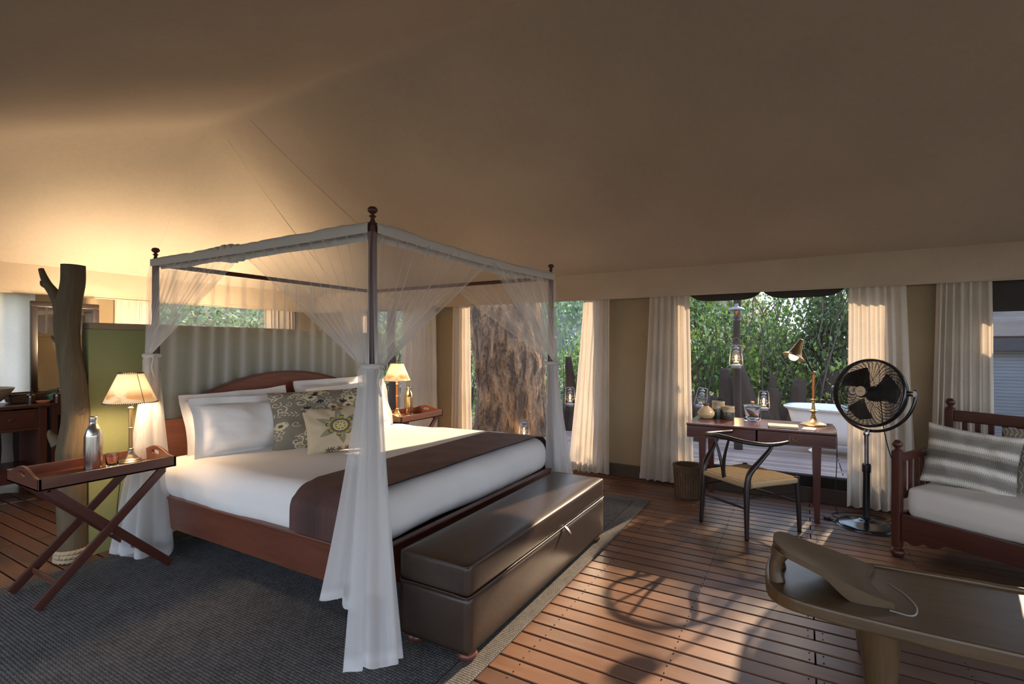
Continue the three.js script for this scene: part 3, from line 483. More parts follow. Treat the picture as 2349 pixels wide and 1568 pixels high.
function netSkirt(x0, z0, tieY, x1, z1, yb, r, sd, hemTilt = 0) { // the tied net falling to the floor in folds
  return sheet(120, 40, (s, t) => {
    const a = s * Math.PI * 2, w = Math.pow(t, 1.15), rr = lerp(0.040, r, w) * (1 + (0.10 + 0.16 * w) * Math.sin(a * 6 + sd + 1.2 * Math.sin(a + sd)) + 0.08 * n2(Math.cos(a) * 3 + sd, Math.sin(a) * 3 + t, sd)) * (1 + 0.18 * Math.exp(-Math.pow((t - 0.03) / 0.02, 2)));
    const q = Math.pow(t, 1.25), cx = lerp(x0, x1, q), cz = lerp(z0, z1, q), hem = yb + hemTilt * (0.5 + 0.5 * Math.sin(a + sd)) + 0.03 * n2(Math.cos(a) * 2, Math.sin(a) * 2 + sd, 4);
    return [cx + Math.cos(a) * rr, lerp(tieY, Math.max(0.02, hem), t), cz + Math.sin(a) * rr];
  }, (s, t) => clamp(0.50 + 0.10 * smooth(0.4, 1, t) + (t > 0.965 ? 0.2 : 0), 0, 0.95));
}
function tieBand(x, y, z, r = 0.047, sd = 1) { return [new THREE.TorusGeometry(r, 0.013, 10, 28).rotateX(Math.PI / 2).scale(1, 1.2, 1).translate(x, y, z), tube([[x + r, y, z], [x + r + 0.025, y - 0.02, z + 0.02], [x + r + 0.02, y - 0.08, z + 0.03], [x + r + 0.03, y - 0.15, z + 0.02 * sd]], 0.006, 16, 6)]; }
const sideL = (BF - BH) / 2, footL = (BN - BR) / 2;
{
  const g = 'gathered mosquito nets of the bed';
  let t = thing('mosquito_net', 'sheer white net tied to the nearest bedpost, its hem trailing on the rug', 'bed net', [0, 0, 0], 0, g);
  part(t, 'veil', netPanel(BF, BN, -1, 0, sideL + 0.02, 0, 1, 1.375, 1), M.net); part(t, 'veil', netPanel(BF, BN, 0, -1, footL + 0.02, 1, 0, 1.375, 2), M.net);
  part(t, 'tie', tieBand(BF + 0.02, 1.375, BN + 0.02, 0.047), M.netcloth);
  part(t, 'drape', netSkirt(BF + 0.03, BN + 0.03, 1.37, -1.645, -1.63, 0.02, 0.105, 1.0, 0.10), M.net); part(t, 'drape', netSkirt(BF + 0.01, BN + 0.04, 1.37, -1.865, -1.74, 0.27, 0.14, 2.3, 0.06), M.net);
  t = thing('mosquito_net', 'sheer white net tied to the bedpost beside the green partition and table', 'bed net', [0, 0, 0], 0, g);
  part(t, 'veil', netPanel(BH, BN, 1, 0, sideL + 0.02, 0, 1, 1.41, 3), M.net); part(t, 'tie', tieBand(BH + 0.01, 1.41, BN + 0.03), M.netcloth);
  part(t, 'drape', netSkirt(BH, BN + 0.03, 1.405, -4.10, -1.77, 0.03, 0.13, 3.1, 0.05), M.net); part(t, 'drape', netSkirt(BH + 0.02, BN + 0.03, 1.405, -3.98, -1.80, 0.03, 0.15, 4.2, 0.18), M.net);
  t = thing('mosquito_net', 'sheer white net tied to the far foot bedpost in front of the tree window', 'bed net', [0, 0, 0], 0, g);
  part(t, 'veil', netPanel(BF, BR, 0, 1, footL + 0.02, 1, 0, 1.33, 4), M.net); part(t, 'veil', netPanel(BF, BR, -1, 0, sideL + 0.02, 0, -1, 1.33, 5), M.net);
  part(t, 'tie', tieBand(BF, 1.33, BR, 0.056), M.netcloth); part(t, 'drape', netSkirt(BF + 0.01, BR, 1.325, -1.84, -4.06, 0.03, 0.13, 5.5, 0.03), M.net); part(t, 'drape', netSkirt(BF, BR - 0.02, 1.325, -1.90, -4.13, 0.03, 0.12, 0.4, 0.03), M.net);
  t = thing('mosquito_net', 'sheer white net tied to the far head bedpost near the second lamp', 'bed net', [0, 0, 0], 0, g);
  part(t, 'veil', netPanel(BH, BR, 1, 0, sideL + 0.02, 0, -1, 1.35, 6), M.net); part(t, 'tie', tieBand(BH, 1.35, BR - 0.02), M.netcloth); part(t, 'drape', netSkirt(BH, BR - 0.02, 1.345, -4.10, -4.12, 0.03, 0.12, 1.7, 0.03), M.net);
  t = thing('mosquito_net', 'pleated net curtain hanging closed across the head of the bed', 'bed net', [0, 0, 0]);
  part(t, 'veil', sheet(220, 24, (s, t2) => { const z = lerp(BN + 0.01, BR - 0.01, s) + 0.12 * (1 - t2) * (s - 1) * 0.6 * (1 - s) - 0.0, f = Math.sin(s * 2 * Math.PI * 15 + 2.5 * n2(s * 7, 2, 3)) * 0.020 + 0.006 * n2(s * 40, t2 * 3, 5); return [BH - 0.085 + f * (0.55 + 0.45 * t2), lerp(2.065, 0.25, t2), z]; },
    (s, t2) => clamp(lerp(0.14, 0.46, smooth(0.18, 0.32, t2)) + 0.30 * Math.pow(Math.abs(Math.cos(s * Math.PI * 15 + 1.25 * n2(s * 7, 2, 3))), 14), 0, 0.9)), M.net);
}

// ------------------------------------------------------------------ leather chest at the foot of the bed
{
  const c = thing('leather_chest', 'long dark brown leather blanket chest at the foot of the bed', 'chest', [-1.526, 0.0, -2.785]);
  const w = 0.415, l = 1.80, box = (h, y, r) => { const g = softBox(w, h, l, r, 12, 10, 40, (p, n) => { const b = 0.006 * (1 - Math.pow(p.z / (l / 2), 4)); if (Math.abs(n.x) > 0.9) p.x += Math.sign(n.x) * b * (1 - Math.pow(2 * p.y / h, 2)); if (n.y > 0.9) p.y += 0.008 * (1 - Math.pow(2 * p.x / w, 2)) * (1 - Math.pow(p.z / (l / 2), 4)); }); return boxUV(g, 'z').translate(0, y, 0); };
  part(c, 'body', box(0.265, 0.062 + 0.1325, 0.012), M.leather);
  const lid = part(c, 'lid', box(0.145, 0.329 + 0.0725, 0.016), M.leather);
  const ring = (y, d) => tube([[w / 2 - d, y, l / 2 - d], [w / 2 - d, y, -l / 2 + d], [-w / 2 + d, y, -l / 2 + d], [-w / 2 + d, y, l / 2 - d]].flatMap((p, i, a) => { const q = a[(i + 1) % 4]; return [0.01, 0.25, 0.5, 0.75, 0.99].map((t) => [lerp(p[0], q[0], t), y, lerp(p[2], q[2], t)]); }), 0.0042, 200, 6, true);
  part(lid, 'piping', [ring(0.331, -0.001), ring(0.467, 0.006)], M.piping);
  for (const [x, z] of [[-1, -1], [1, -1], [-1, 1], [1, 1]]) part(c, 'bun_foot', latheS([[0.02, 0.014], [0.042, 0.018], [0.050, 0.036], [0.040, 0.054], [0.030, 0.064], [0.001, 0.066]], 20), M.mahogany).position.set(x * (w / 2 - 0.055), 0, z * (l / 2 - 0.07));
  part(c, 'tab_pull', softBox(0.062, 0.008, 0.030, 0.004, 8, 2, 6, (p) => { p.y -= 0.006 * Math.pow((p.x + 0.03) / 0.06, 2) * 3; }).rotateZ(-0.5).translate(w / 2 + 0.030, 0.318, -0.16), M.piping);
}

// ------------------------------------------------------------------ butler tray tables, lamps, bottles, tumblers
function trayTable(pos, label) {
  const t = thing('tray_table', label, 'side table', pos, Math.PI / 2), w = 0.70, d = 0.475, y = 0.668;
  const tray = part(t, 'tray', mv(boxUV(rbox(w, 0.012, d, 0.002)), 0, y + 0.006, 0), M.darkpost);
  for (const s of [-1, 1]) part(tray, 'side', mv(boxUV(rbox(w, 0.068, 0.014, 0.003)), 0, y + 0.034, s * (d / 2 - 0.007)), M.traywood);
  const pts = [[-d / 2, 0], [d / 2, 0], [d / 2, 0.068]]; for (let i = 0; i <= 20; i++) { const a = lerp(0.19, -0.19, i / 20); pts.push([a, 0.068 + 0.046 * Math.pow(Math.cos(a / 0.19 * Math.PI / 2), 1.4)]); } pts.push([-d / 2, 0.068]);
  const hole = []; for (let i = 0; i < 16; i++) { const a = i / 16 * Math.PI * 2; hole.push([0.045 * Math.sign(Math.cos(a)) * Math.pow(Math.abs(Math.cos(a)), 0.5), 0.072 + 0.014 * Math.sign(Math.sin(a)) * Math.pow(Math.abs(Math.sin(a)), 0.6)]); }
  for (const s of [-1, 1]) part(tray, 'handle_end', boxUV(prism(pts, 0.016, 0.002, [hole]).rotateY(Math.PI / 2), 'z').translate(s * (w / 2 - 0.008), y, 0), M.traywood);
  for (const s of [-1, 1]) { part(t, 'leg', bar([-0.345, 0.014, s * 0.192], [0.29, y - 0.012, s * 0.192], 0.020, 0.050), M.darkpost); part(t, 'leg', bar([0.345, 0.014, s * 0.170], [-0.29, y - 0.012, s * 0.170], 0.020, 0.050), M.darkpost); }
  part(t, 'stretcher', bar([-0.245, 0.11, -0.185], [-0.245, 0.11, 0.185], 0.012, 0.034), M.traywood); part(t, 'stretcher', bar([0.245, 0.11, -0.162], [0.245, 0.11, 0.162], 0.012, 0.034), M.darkpost);
  part(t, 'cross_rail', bar([0.29, y - 0.014, -0.20], [0.29, y - 0.014, 0.20], 0.028, 0.024), M.darkpost); part(t, 'cross_rail', bar([-0.29, y - 0.014, -0.18], [-0.29, y - 0.014, 0.18], 0.028, 0.024), M.darkpost);
  for (const s of [-1, 1]) part(t, 'pivot_bolt', new THREE.CylinderGeometry(0.006, 0.006, 0.05, 12).rotateX(Math.PI / 2).translate(0, 0.325, s * 0.185), M.pewter);
  return t;
}
trayTable([-3.85, 0.014, -1.44], 'wooden folding tray table beside the green partition, nearest the camera');
trayTable([-3.87, 0.002, -4.33], 'wooden folding tray table on the window side of the bed');
function bedLamp(pos, label, metal, stem, I) {
  const t = thing('table_lamp', label, 'lamp', pos, 0.4);
  part(t, 'base', latheS([[0.001, 0.0], [0.062, 0.001], [0.064, 0.008], [0.057, 0.014], [0.055, 0.019], [0.044, 0.026], [0.034, 0.040], [0.022, 0.058], [0.015, 0.078], [0.017, 0.088], [0.012, 0.094], [0.001, 0.095]], 32, 60), metal);
  part(t, 'stem', lathe([[0.010, 0.09], [0.0125, 0.11], [0.0115, 0.225], [0.0125, 0.23], [0.011, 0.36]], 20), stem);
  part(t, 'stem_ring', mv(new THREE.TorusGeometry(0.013, 0.0035, 8, 24).rotateX(Math.PI / 2), 0, 0.232, 0), metal); part(t, 'collar', lathe([[0.010, 0.36], [0.017, 0.362], [0.017, 0.369], [0.012, 0.371], [0.012, 0.385], [0.018, 0.387], [0.018, 0.396], [0.013, 0.398], [0.013, 0.44], [0.001, 0.44]], 20), metal);
  const yb = 0.405, yt = 0.602, rb = 0.152, rt = 0.070;
  const cone = (k) => sheet(48, 8, (s, q) => { const a = s * Math.PI * 2, r = lerp(rb, rt, q) - k; return [Math.cos(a) * r, lerp(yb, yt, q), Math.sin(a) * r, s * 2, q]; });
  const shd = part(t, 'lamp_shade', cone(0), M.shade);
  const st = []; for (const [r, y, n] of [[rb, yb, 84], [rt, yt, 44]]) for (let i = 0; i < n; i++) { const a = i / n * 6.2832; st.push(new THREE.SphereGeometry(0.0036, 6, 4).scale(1, 1.3, 1).translate(Math.cos(a) * r, y, Math.sin(a) * r)); }
  for (const a of [0.3, 2.4, 4.5]) st.push(tube([[Math.cos(a) * rb, yb, Math.sin(a) * rb], [Math.cos(a) * rt, yt, Math.sin(a) * rt]], 0.0018, 2, 5));
  part(shd, 'stitching', st, M.thread);
  part(t, 'shade_top', new THREE.CylinderGeometry(rt - 0.002, rt - 0.002, 0.0015, 36).translate(0, yt - 0.006, 0), M.shade);
  part(t, 'shade_ring', [new THREE.TorusGeometry(rt - 0.003, 0.0018, 6, 36).rotateX(Math.PI / 2).translate(0, yt - 0.01, 0), tube([[-rt, yt - 0.01, 0], [0, yt - 0.012, 0], [rt, yt - 0.01, 0]], 0.0016, 8, 5), tube([[0, 0.44, 0], [0, yt - 0.012, 0]], 0.0016, 4, 5)], metal);
  part(t, 'bulb', latheS([[0.012, 0.44], [0.014, 0.452], [0.024, 0.474], [0.027, 0.492], [0.020, 0.512], [0.001, 0.520]], 20), M.bulb);
  const p = new THREE.PointLight(new THREE.Color(...LAMP), I * LK, 0, 2); p.position.set(0, 0.487, 0); p.castShadow = true; p.shadow.radius = 3; t.add(p);
  return t;
}
bedLamp([-3.955, 0.694, -1.672], 'lit lamp with a stitched parchment shade in front of the green partition', M.pewter, M.oldbrass, 1.1);
bedLamp([-3.985, 0.682, -4.295], 'lit lamp with a stitched parchment shade on the window side of the bed', M.brass, M.copper, 1.2);
const bottleP = [[0.001, 0.0], [0.046, 0.0], [0.056, 0.006], [0.059, 0.018], [0.059, 0.19], [0.056, 0.222], [0.046, 0.252], [0.032, 0.276], [0.025, 0.292], [0.025, 0.300], [0.022, 0.302]];
function bottle(pos, label, m) { const t = thing('water_bottle', label, 'bottle', pos, 0, 'metal water bottles'); part(t, 'body', latheS(bottleP, 32, 60), m); part(t, 'cap', lathe([[0.022, 0.300], [0.0255, 0.302], [0.0265, 0.328], [0.024, 0.334], [0.001, 0.334]], 28), m); return t; }
bottle([-3.95, 0.694, -1.462], 'brushed steel water bottle on the tray beside the nearer lamp', M.steel).scale.set(0.82, 1, 0.82);
bottle([-3.99, 0.682, -4.50], 'golden metal water bottle on the tray beside the window lamp', std({ color: C(0.62, 0.48, 0.24), metalness: 1, roughness: 0.2 })).scale.set(0.86, 0.96, 0.86);
function tumbler(pos, label) { return single('tumbler', label, 'glass', lathe([[0.001, 0.0], [0.029, 0.0], [0.032, 0.004], [0.039, 0.086], [0.0375, 0.0865], [0.0305, 0.016], [0.001, 0.012]], 28), M.glass, pos); }
tumbler([-3.90, 0.694, -1.545], 'clear tumbler between the steel bottle and the nearer lamp');
tumbler([-3.93, 0.682, -4.42], 'clear tumbler in front of the golden bottle by the window lamp');
single('lamp_cord', 'thin black lamp cord hanging below the nearer tray table', 'cord', tube([[-4.02, 0.69, -1.68], [-4.10, 0.70, -1.68], [-4.13, 0.60, -1.69], [-4.12, 0.35, -1.66], [-4.15, 0.12, -1.68], [-4.22, 0.018, -1.72]], 0.003, 40, 6), M.black);
single('lamp_cord', 'thin black lamp cord looping under the window-side tray table', 'cord', tube([[-4.04, 0.69, -4.32], [-4.115, 0.70, -4.33], [-4.13, 0.62, -4.40], [-4.05, 0.56, -4.52], [-4.09, 0.60, -4.62], [-4.2, 0.3, -4.66], [-4.25, 0.01, -4.7]], 0.004, 40, 6), M.black);

// ------------------------------------------------------------------ forked tree-trunk post
{
  const t = thing('trunk_post', 'bare forked tree trunk standing as a post at the end of the green partition', 'post', [-4.392, 0.0, -1.506], Math.PI / 6);
  const px = 0.00303, nf = (tt, a, q) => 1 + 0.10 * n2(Math.cos(a) * 1.6 + 4, Math.sin(a) * 1.6 + q.y * 2.2, 5) + 0.035 * n2(a * 5, q.y * 1.2, 6) + 0.012 * Math.sin(a * 13 + q.y * 3);
  const ctr = [[0.005, 0.006], [0.0, 0.25], [0.0, 0.5], [0.004, 0.7], [0.015, 0.83], [0.03, 1.0], [0.015, 1.24], [-0.02, 1.45], [-0.034, 1.62], [-0.022, 1.78], [0.004, 1.92], [0.006, 2.04]];
  const g = taperTube(ctr.map(([x, y]) => [x, y, 0]), [0.078, 0.077, 0.079, 0.083, 0.092, 0.080, 0.074, 0.068, 0.066, 0.074, 0.066, 0.065], 140, 40, nf);
  const uvg = (q) => { const p = q.attributes.position, uv = new Float32Array(p.count * 2); for (let i = 0; i < p.count; i++) { uv[i * 2] = p.getY(i) * 1.1; uv[i * 2 + 1] = Math.atan2(p.getZ(i), p.getX(i) - 0.01) / 6.2832 * 0.8; } q.setAttribute('uv', new THREE.BufferAttribute(uv, 2)); return q; };
  part(t, 'trunk', uvg(g), M.post);
  part(t, 'fork_branch', uvg(taperTube([[-0.03, 1.60, 0.0], [-0.070, 1.76, 0.01], [-0.11, 1.84, 0.015], [-0.16, 1.90, 0.01], [-0.20, 1.965, 0.0], [-0.218, 2.015, 0]], [0.060, 0.054, 0.042, 0.030, 0.023, 0.015], 40, 18, nf)), M.post);
  for (const g2 of [taperTube([[-0.16, 1.885, 0.01], [-0.20, 1.90, 0.012], [-0.213, 1.93, 0.01]], [0.016, 0.010, 0.003], 8, 8), taperTube([[-0.09, 1.50, 0], [-0.125, 1.53, 0.01], [-0.135, 1.55, 0.01]], [0.02, 0.012, 0.004], 8, 8), taperTube([[-0.09, 0.80, 0], [-0.135, 0.87, 0.02], [-0.140, 0.90, 0.02]], [0.05, 0.03, 0.008], 10, 10), taperTube([[0.08, 1.02, 0.03], [0.115, 1.04, 0.04], [0.12, 1.06, 0.04]], [0.03, 0.016, 0.006], 8, 8)]) part(t, 'splinter', g2, M.post);
}
{
  const r = thing('rope', 'coarse rope wound round the foot of the forked trunk post', 'rope', [-4.390, 0.0, -1.504]);
  for (let k = 0; k < 3; k++) part(r, 'coil', taperTube(Array.from({ length: 41 }, (_, i) => { const a = i / 40 * 6.26 + k, q = 0.093 + 0.006 * Math.sin(a * 2 + k); return [Math.cos(a) * q, 0.018 + k * 0.027 + 0.005 * Math.sin(a + k), Math.sin(a) * q]; }), [0.014, 0.014], 160, 10, (t, a) => 1 + 0.16 * Math.sin(a * 3 + t * 150)), M.rope);
}

// ------------------------------------------------------------------ vanity with basin, mirror and toiletries
{
  const v = thing('vanity_cabinet', 'dark wooden washstand cabinet with a drawer over an open shelf', 'cabinet', [-6.56, 0, -1.16]);
  const w = 0.52, l = 1.62, f = w / 2, top = 0.925; // front faces +x
  part(v, 'top_board', mv(boxUV(rbox(w + 0.04, 0.028, l + 0.02, 0.005), 'z'), 0.01, top - 0.014, 0), M.darkpost);
  for (const z of [-l / 2 + 0.035, -0.03, l / 2 - 0.035]) for (const x of [-f + 0.03, f - 0.03]) part(v, 'leg', mv(boxUV(rbox(0.055, top - 0.03, 0.065, 0.004), 'y'), x, (top - 0.03) / 2, z), M.darkpost);
  for (const q of [-1, 1]) part(v, 'side_panel', mv(boxUV(rbox(w - 0.1, 0.68, 0.02, 0.003), 'y'), 0, 0.56, q * (l / 2 - 0.03)), M.darkpost);
  part(v, 'back_panel', mv(rbox(0.015, 0.70, l - 0.06, 0.002), -f + 0.02, 0.56, 0), M.ebony);
  part(v, 'shelf', mv(boxUV(rbox(w - 0.04, 0.03, l - 0.06, 0.003), 'z'), 0, 0.32, 0), M.darkpost);
  part(v, 'rail', [mv(boxUV(rbox(0.03, 0.03, l - 0.1, 0.003), 'z'), f - 0.02, 0.70, 0), mv(boxUV(rbox(0.03, 0.10, l - 0.1, 0.003), 'z'), f - 0.02, 0.26, 0), mv(rbox(w - 0.06, 0.02, l - 0.08, 0.003), 0, 0.695, 0)], M.darkpost);
  for (const z of [-0.42, 0.40]) { const d = part(v, 'drawer', [mv(boxUV(rbox(0.022, 0.165, 0.64, 0.004), 'z'), f - 0.012, 0.80, z), mv(boxUV(rbox(0.012, 0.125, 0.59, 0.008), 'z'), f + 0.001, 0.80, z)], M.darkpost); part(d, 'knob', latheS([[0.001, 0.036], [0.014, 0.032], [0.016, 0.022], [0.008, 0.012], [0.008, 0.0]].reverse(), 16).rotateZ(-Math.PI / 2).translate(f + 0.004, 0.80, z - 0.12), M.darkpost); }
}
{
  const c = thing('side_counter', 'low dark wooden counter running behind the trunk post under the mirror', 'counter', [-6.58, 0, -2.72]);
  part(c, 'top_board', mv(boxUV(rbox(0.50, 0.035, 1.44, 0.005), 'z'), 0, 0.905, 0), M.darkpost);
  part(c, 'apron', mv(boxUV(rbox(0.025, 0.09, 1.40, 0.003), 'z'), 0.22, 0.845, 0), M.darkpost);
  for (const z of [-0.68, 0.68]) for (const x of [-0.2, 0.2]) part(c, 'leg', mv(boxUV(rbox(0.05, 0.89, 0.05, 0.004), 'y'), x, 0.445, z), M.darkpost);
  part(c, 'back_board', mv(rbox(0.02, 0.70, 1.36, 0.003), -0.2, 0.50, 0), std({ color: C(0.05, 0.048, 0.05), roughness: 0.8 }));
}
single('wash_basin', 'shallow grey stone basin on the washstand top', 'basin', latheS([[0.001, 0.0], [0.10, 0.002], [0.16, 0.03], [0.22, 0.09], [0.262, 0.155], [0.262, 0.163], [0.250, 0.160], [0.20, 0.09], [0.12, 0.03], [0.001, 0.022]], 44, 60), M.stone, [-6.50, 0.926, -1.52]);
{
  const m = thing('vanity_mirror', 'tall dark-framed mirror standing on the counter behind the trunk post', 'mirror', [-6.60, 0.926, -2.21], Math.PI / 2);
  const w = 0.56, h = 1.0, f = 0.055;
  const g = [mv(boxUV(rbox(w, f, 0.035, 0.006)), 0, f / 2, 0), mv(boxUV(rbox(w, f, 0.035, 0.006)), 0, h - f / 2, 0), mv(boxUV(rbox(f, h - 2 * f, 0.035, 0.006), 'y'), -w / 2 + f / 2, h / 2, 0), mv(boxUV(rbox(f, h - 2 * f, 0.035, 0.006), 'y'), w / 2 - f / 2, h / 2, 0)];
  part(m, 'frame', g, M.ebony); part(m, 'mirror_glass', mv(rbox(w - 2 * f + 0.01, h - 2 * f + 0.01, 0.008, 0.001), 0, h / 2, -0.004), M.mirror);
  part(m, 'backing', mv(rbox(w - 0.04, h - 0.04, 0.008, 0.001), 0, h / 2, -0.014), M.ebony);
}
for (const [x, z, s, l] of [[-6.42, -1.885, 1.0, 'small brown pump bottle beside the basin on the washstand'], [-6.34, -2.06, 1.05, 'small brown pump bottle at the foot of the tall mirror']]) {
  const b = thing('pump_bottle', l, 'bottle', [x, 0.926, z]); b.scale.setScalar(s);
  part(b, 'body', latheS([[0.001, 0], [0.030, 0.001], [0.033, 0.006], [0.033, 0.07], [0.028, 0.085], [0.012, 0.095], [0.012, 0.105], [0.001, 0.106]], 20, 50), M.brownglass);
  part(b, 'pump', [lathe([[0.014, 0.100], [0.014, 0.115], [0.004, 0.117], [0.004, 0.135], [0.001, 0.135]], 14), mv(rbox(0.034, 0.008, 0.012, 0.003), 0.008, 0.136, 0)], M.black);
}
{
  const t = thing('wicker_tray', 'small wicker basket on the washstand behind the pump bottles', 'basket', [-6.62, 0.926, -1.92]);
  part(t, 'body', softBox(0.20, 0.085, 0.30, 0.02, 10, 6, 12, (p) => { const k = 1 + p.y * 1.6; p.x *= k; p.z *= k; }).translate(0, 0.043, 0), M.wicker);
  part(t, 'rim', tube([[0.105, 0.086, 0.155], [0.105, 0.086, -0.155], [-0.105, 0.086, -0.155], [-0.105, 0.086, 0.155]], 0.009, 60, 8, true), M.wicker);
}
single('wash_bag', 'small dark green folded pouch on the counter in front of the mirror', 'pouch', softBox(0.10, 0.075, 0.17, 0.02, 8, 8, 8, (p) => { p.x *= 1 - p.y * 5; p.z += 0.01 * n2(p.y * 20, p.x * 9); }).rotateX(0.3).translate(0, 0.055, 0), std({ color: C(0.05, 0.14, 0.09), roughness: 0.6 }), [-6.47, 0.926, -2.10]);
single('soap_dish', 'small terracotta dish in front of the green pouch', 'dish', latheS([[0.001, 0], [0.04, 0.002], [0.055, 0.022], [0.052, 0.024], [0.036, 0.008], [0.001, 0.006]], 24), std({ color: C(0.42, 0.16, 0.07), roughness: 0.5 }), [-6.38, 0.926, -1.965]);

// ------------------------------------------------------------------ curtains
function curtain(label, x0, x1, b0, b1, o = {}) { // hung along local x; s runs along the rail, t downwards
  const { y1 = 2.10, y0 = 0.025, folds = 8, amp = 0.042, sd = 1, m = M.curtain, pos = [0, 0, -5.50], turn = 0, wave = 0 } = o;
  const f = (off) => sheet(folds * 14, 40, (s, t) => {
    const q = s + 0.045 * n2(s * 5, t * 0.8, sd), fl = Math.sin(q * 2 * Math.PI * folds + 1.6 * n2(s * 4, t * 0.7 + sd, sd)), a = amp * (0.45 + 0.55 * t) * (1 + 0.5 * n2(s * 6, sd, 7));
    const x = lerp(lerp(x0, x1, s), lerp(b0, b1, s), Math.pow(t, 1.15)) + 0.35 * amp * Math.cos(q * 4 * Math.PI * folds) * 0.25 + wave * n2(t * 3, s * 2, sd);
    return [x, lerp(y1, y0 + 0.012 * Math.sin(q * 2 * Math.PI * folds), t), a * fl + 0.006 * n2(s * 20, t * 9, sd) + off, x * 0.8, t * 1.8];
  });
  const t = thing('curtain', label, 'curtain', pos, turn);
  part(t, 'cloth', f(0), m); const hem = sheet(folds * 14, 2, (s, q) => { const p = [...Array(1)].map(() => 0); void p; const g = f.hem ?? 0; void g; const Q = s + 0.045 * n2(s * 5, 0.8, sd), fl = Math.sin(Q * 2 * Math.PI * folds + 1.6 * n2(s * 4, 0.7 + sd, sd)), a = amp * (1 + 0.5 * n2(s * 6, sd, 7)); const x = lerp(b0, b1, s) + 0.35 * amp * Math.cos(Q * 4 * Math.PI * folds) * 0.25 + wave * n2(3, s * 2, sd); return [x, y0 + 0.012 * Math.sin(Q * 2 * Math.PI * folds) + 0.055 * (1 - q), a * fl + 0.006 * n2(s * 20, 9, sd) + 0.004, s, q]; });
  part(t, 'hem', hem, m);
  return t;
}
curtain('cream curtain right of the second lamp, between far window and canvas panel', -4.98, -4.40, -5.02, -4.36, { folds: 7, sd: 1 });
curtain('narrow cream curtain at the left edge of the big tree window', -4.10, -3.83, -4.14, -3.79, { folds: 5, sd: 2, amp: 0.028 });
curtain('cream curtain flaring at its hem, right edge of the tree window', -2.21, -1.90, -2.40, -1.90, { folds: 7, sd: 3, amp: 0.030 });
curtain('long cream curtain behind the wicker basket, left of the desk window', -1.44, -1.03, -1.55, -0.985, { folds: 7, sd: 4 });
curtain('sunlit cream curtain behind the pedestal fan', 0.355, 0.775, 0.34, 0.86, { folds: 7, sd: 5, amp: 0.03 });
curtain('cream curtain hanging behind the daybed back', 0.985, 1.335, 0.93, 1.36, { folds: 7, sd: 6, amp: 0.032 });
curtain('translucent white curtain drawn over the window beside the washstand', 0.2, 2.03, 0.2, 2.03, { folds: 15, sd: 7, m: M.sheer, amp: 0.02, pos: [-6.80, 0, 0], turn: Math.PI / 2 });
curtain('cream curtain between the mirror and the green partition', 2.72, 3.18, 2.70, 3.20, { folds: 7, sd: 8, pos: [-6.80, 0, 0], turn: Math.PI / 2 });
curtain('cream curtain on the left wall seen above the headboard partition', 4.55, 5.05, 4.55, 5.08, { folds: 7, sd: 9, pos: [-6.80, 0, 0], turn: Math.PI / 2 });
curtain('cream curtain in the far corner seen through the bed nets', -6.2, -5.72, -6.2, -5.7, { folds: 7, sd: 10 });

// ------------------------------------------------------------------ writing desk
{
  const d = thing('writing_desk', 'glossy dark red wooden writing desk with two brass-handled drawers by the window', 'desk', [-0.355, 0, -5.21]);
  const w = 1.19, dp = 0.60, y1 = 0.762;
  part(d, 'top', mv(boxUV(rbox(w, 0.022, dp, 0.004)), 0, y1 - 0.011, 0), M.desk);
  part(d, 'apron', [mv(boxUV(rbox(w - 0.01, 0.106, 0.02, 0.003)), 0, y1 - 0.075, -dp / 2 + 0.015), mv(boxUV(rbox(0.02, 0.106, dp - 0.02, 0.003), 'z'), -w / 2 + 0.015, y1 - 0.075, 0), mv(boxUV(rbox(0.02, 0.106, dp - 0.02, 0.003), 'z'), w / 2 - 0.015, y1 - 0.075, 0), mv(boxUV(rbox(w - 0.01, 0.012, dp - 0.02, 0.003)), 0, y1 - 0.127, 0)], M.desk);
  for (const s of [-1, 1]) {
    const dr = part(d, 'drawer', mv(boxUV(rbox(w / 2 - 0.012, 0.098, 0.022, 0.003)), s * w / 4, y1 - 0.073, dp / 2 - 0.012), M.desk);
    part(dr, 'drawer_pull', [mv(new THREE.TorusGeometry(0.034, 0.0022, 4, 4).rotateZ(Math.PI / 4).scale(1.75, 1.0, 1), s * w / 4, y1 - 0.073, dp / 2 + 0.0005), new THREE.TorusGeometry(0.020, 0.0032, 8, 20, Math.PI).rotateZ(Math.PI).translate(s * w / 4, y1 - 0.066, dp / 2 + 0.006), ...[-1, 1].map((q) => new THREE.SphereGeometry(0.006, 10, 8).translate(s * w / 4 + q * 0.020, y1 - 0.065, dp / 2 + 0.006))], M.oldbrass);
  }
  for (const x of [-1, 1]) for (const z of [-1, 1]) { const g = boxUV(new THREE.CylinderGeometry(0.044, 0.028, 0.63, 4).rotateY(Math.PI / 4), 'y'); g.computeVertexNormals(); part(d, 'leg', mv(g, 0, 0.318, 0), M.desk).position.set(x * (w / 2 - 0.14), 0, z * (dp / 2 - 0.045)); }
}
const DY = 0.763;
{
  const v = thing('bud_vase', 'squat cream ceramic vase with a narrow neck on the desk', 'vase', [-0.835, DY, -5.31]);
  part(v, 'body', latheS([[0.001, 0.0], [0.050, 0.001], [0.066, 0.012], [0.080, 0.038], [0.078, 0.062], [0.058, 0.092], [0.034, 0.112], [0.026, 0.122]], 32, 60), M.ceramic);
  part(v, 'neck', latheS([[0.026, 0.121], [0.023, 0.130], [0.027, 0.145], [0.024, 0.146], [0.019, 0.132], [0.018, 0.118]], 28, 40), std({ color: C(0.18, 0.09, 0.05), roughness: 0.5 }));
}
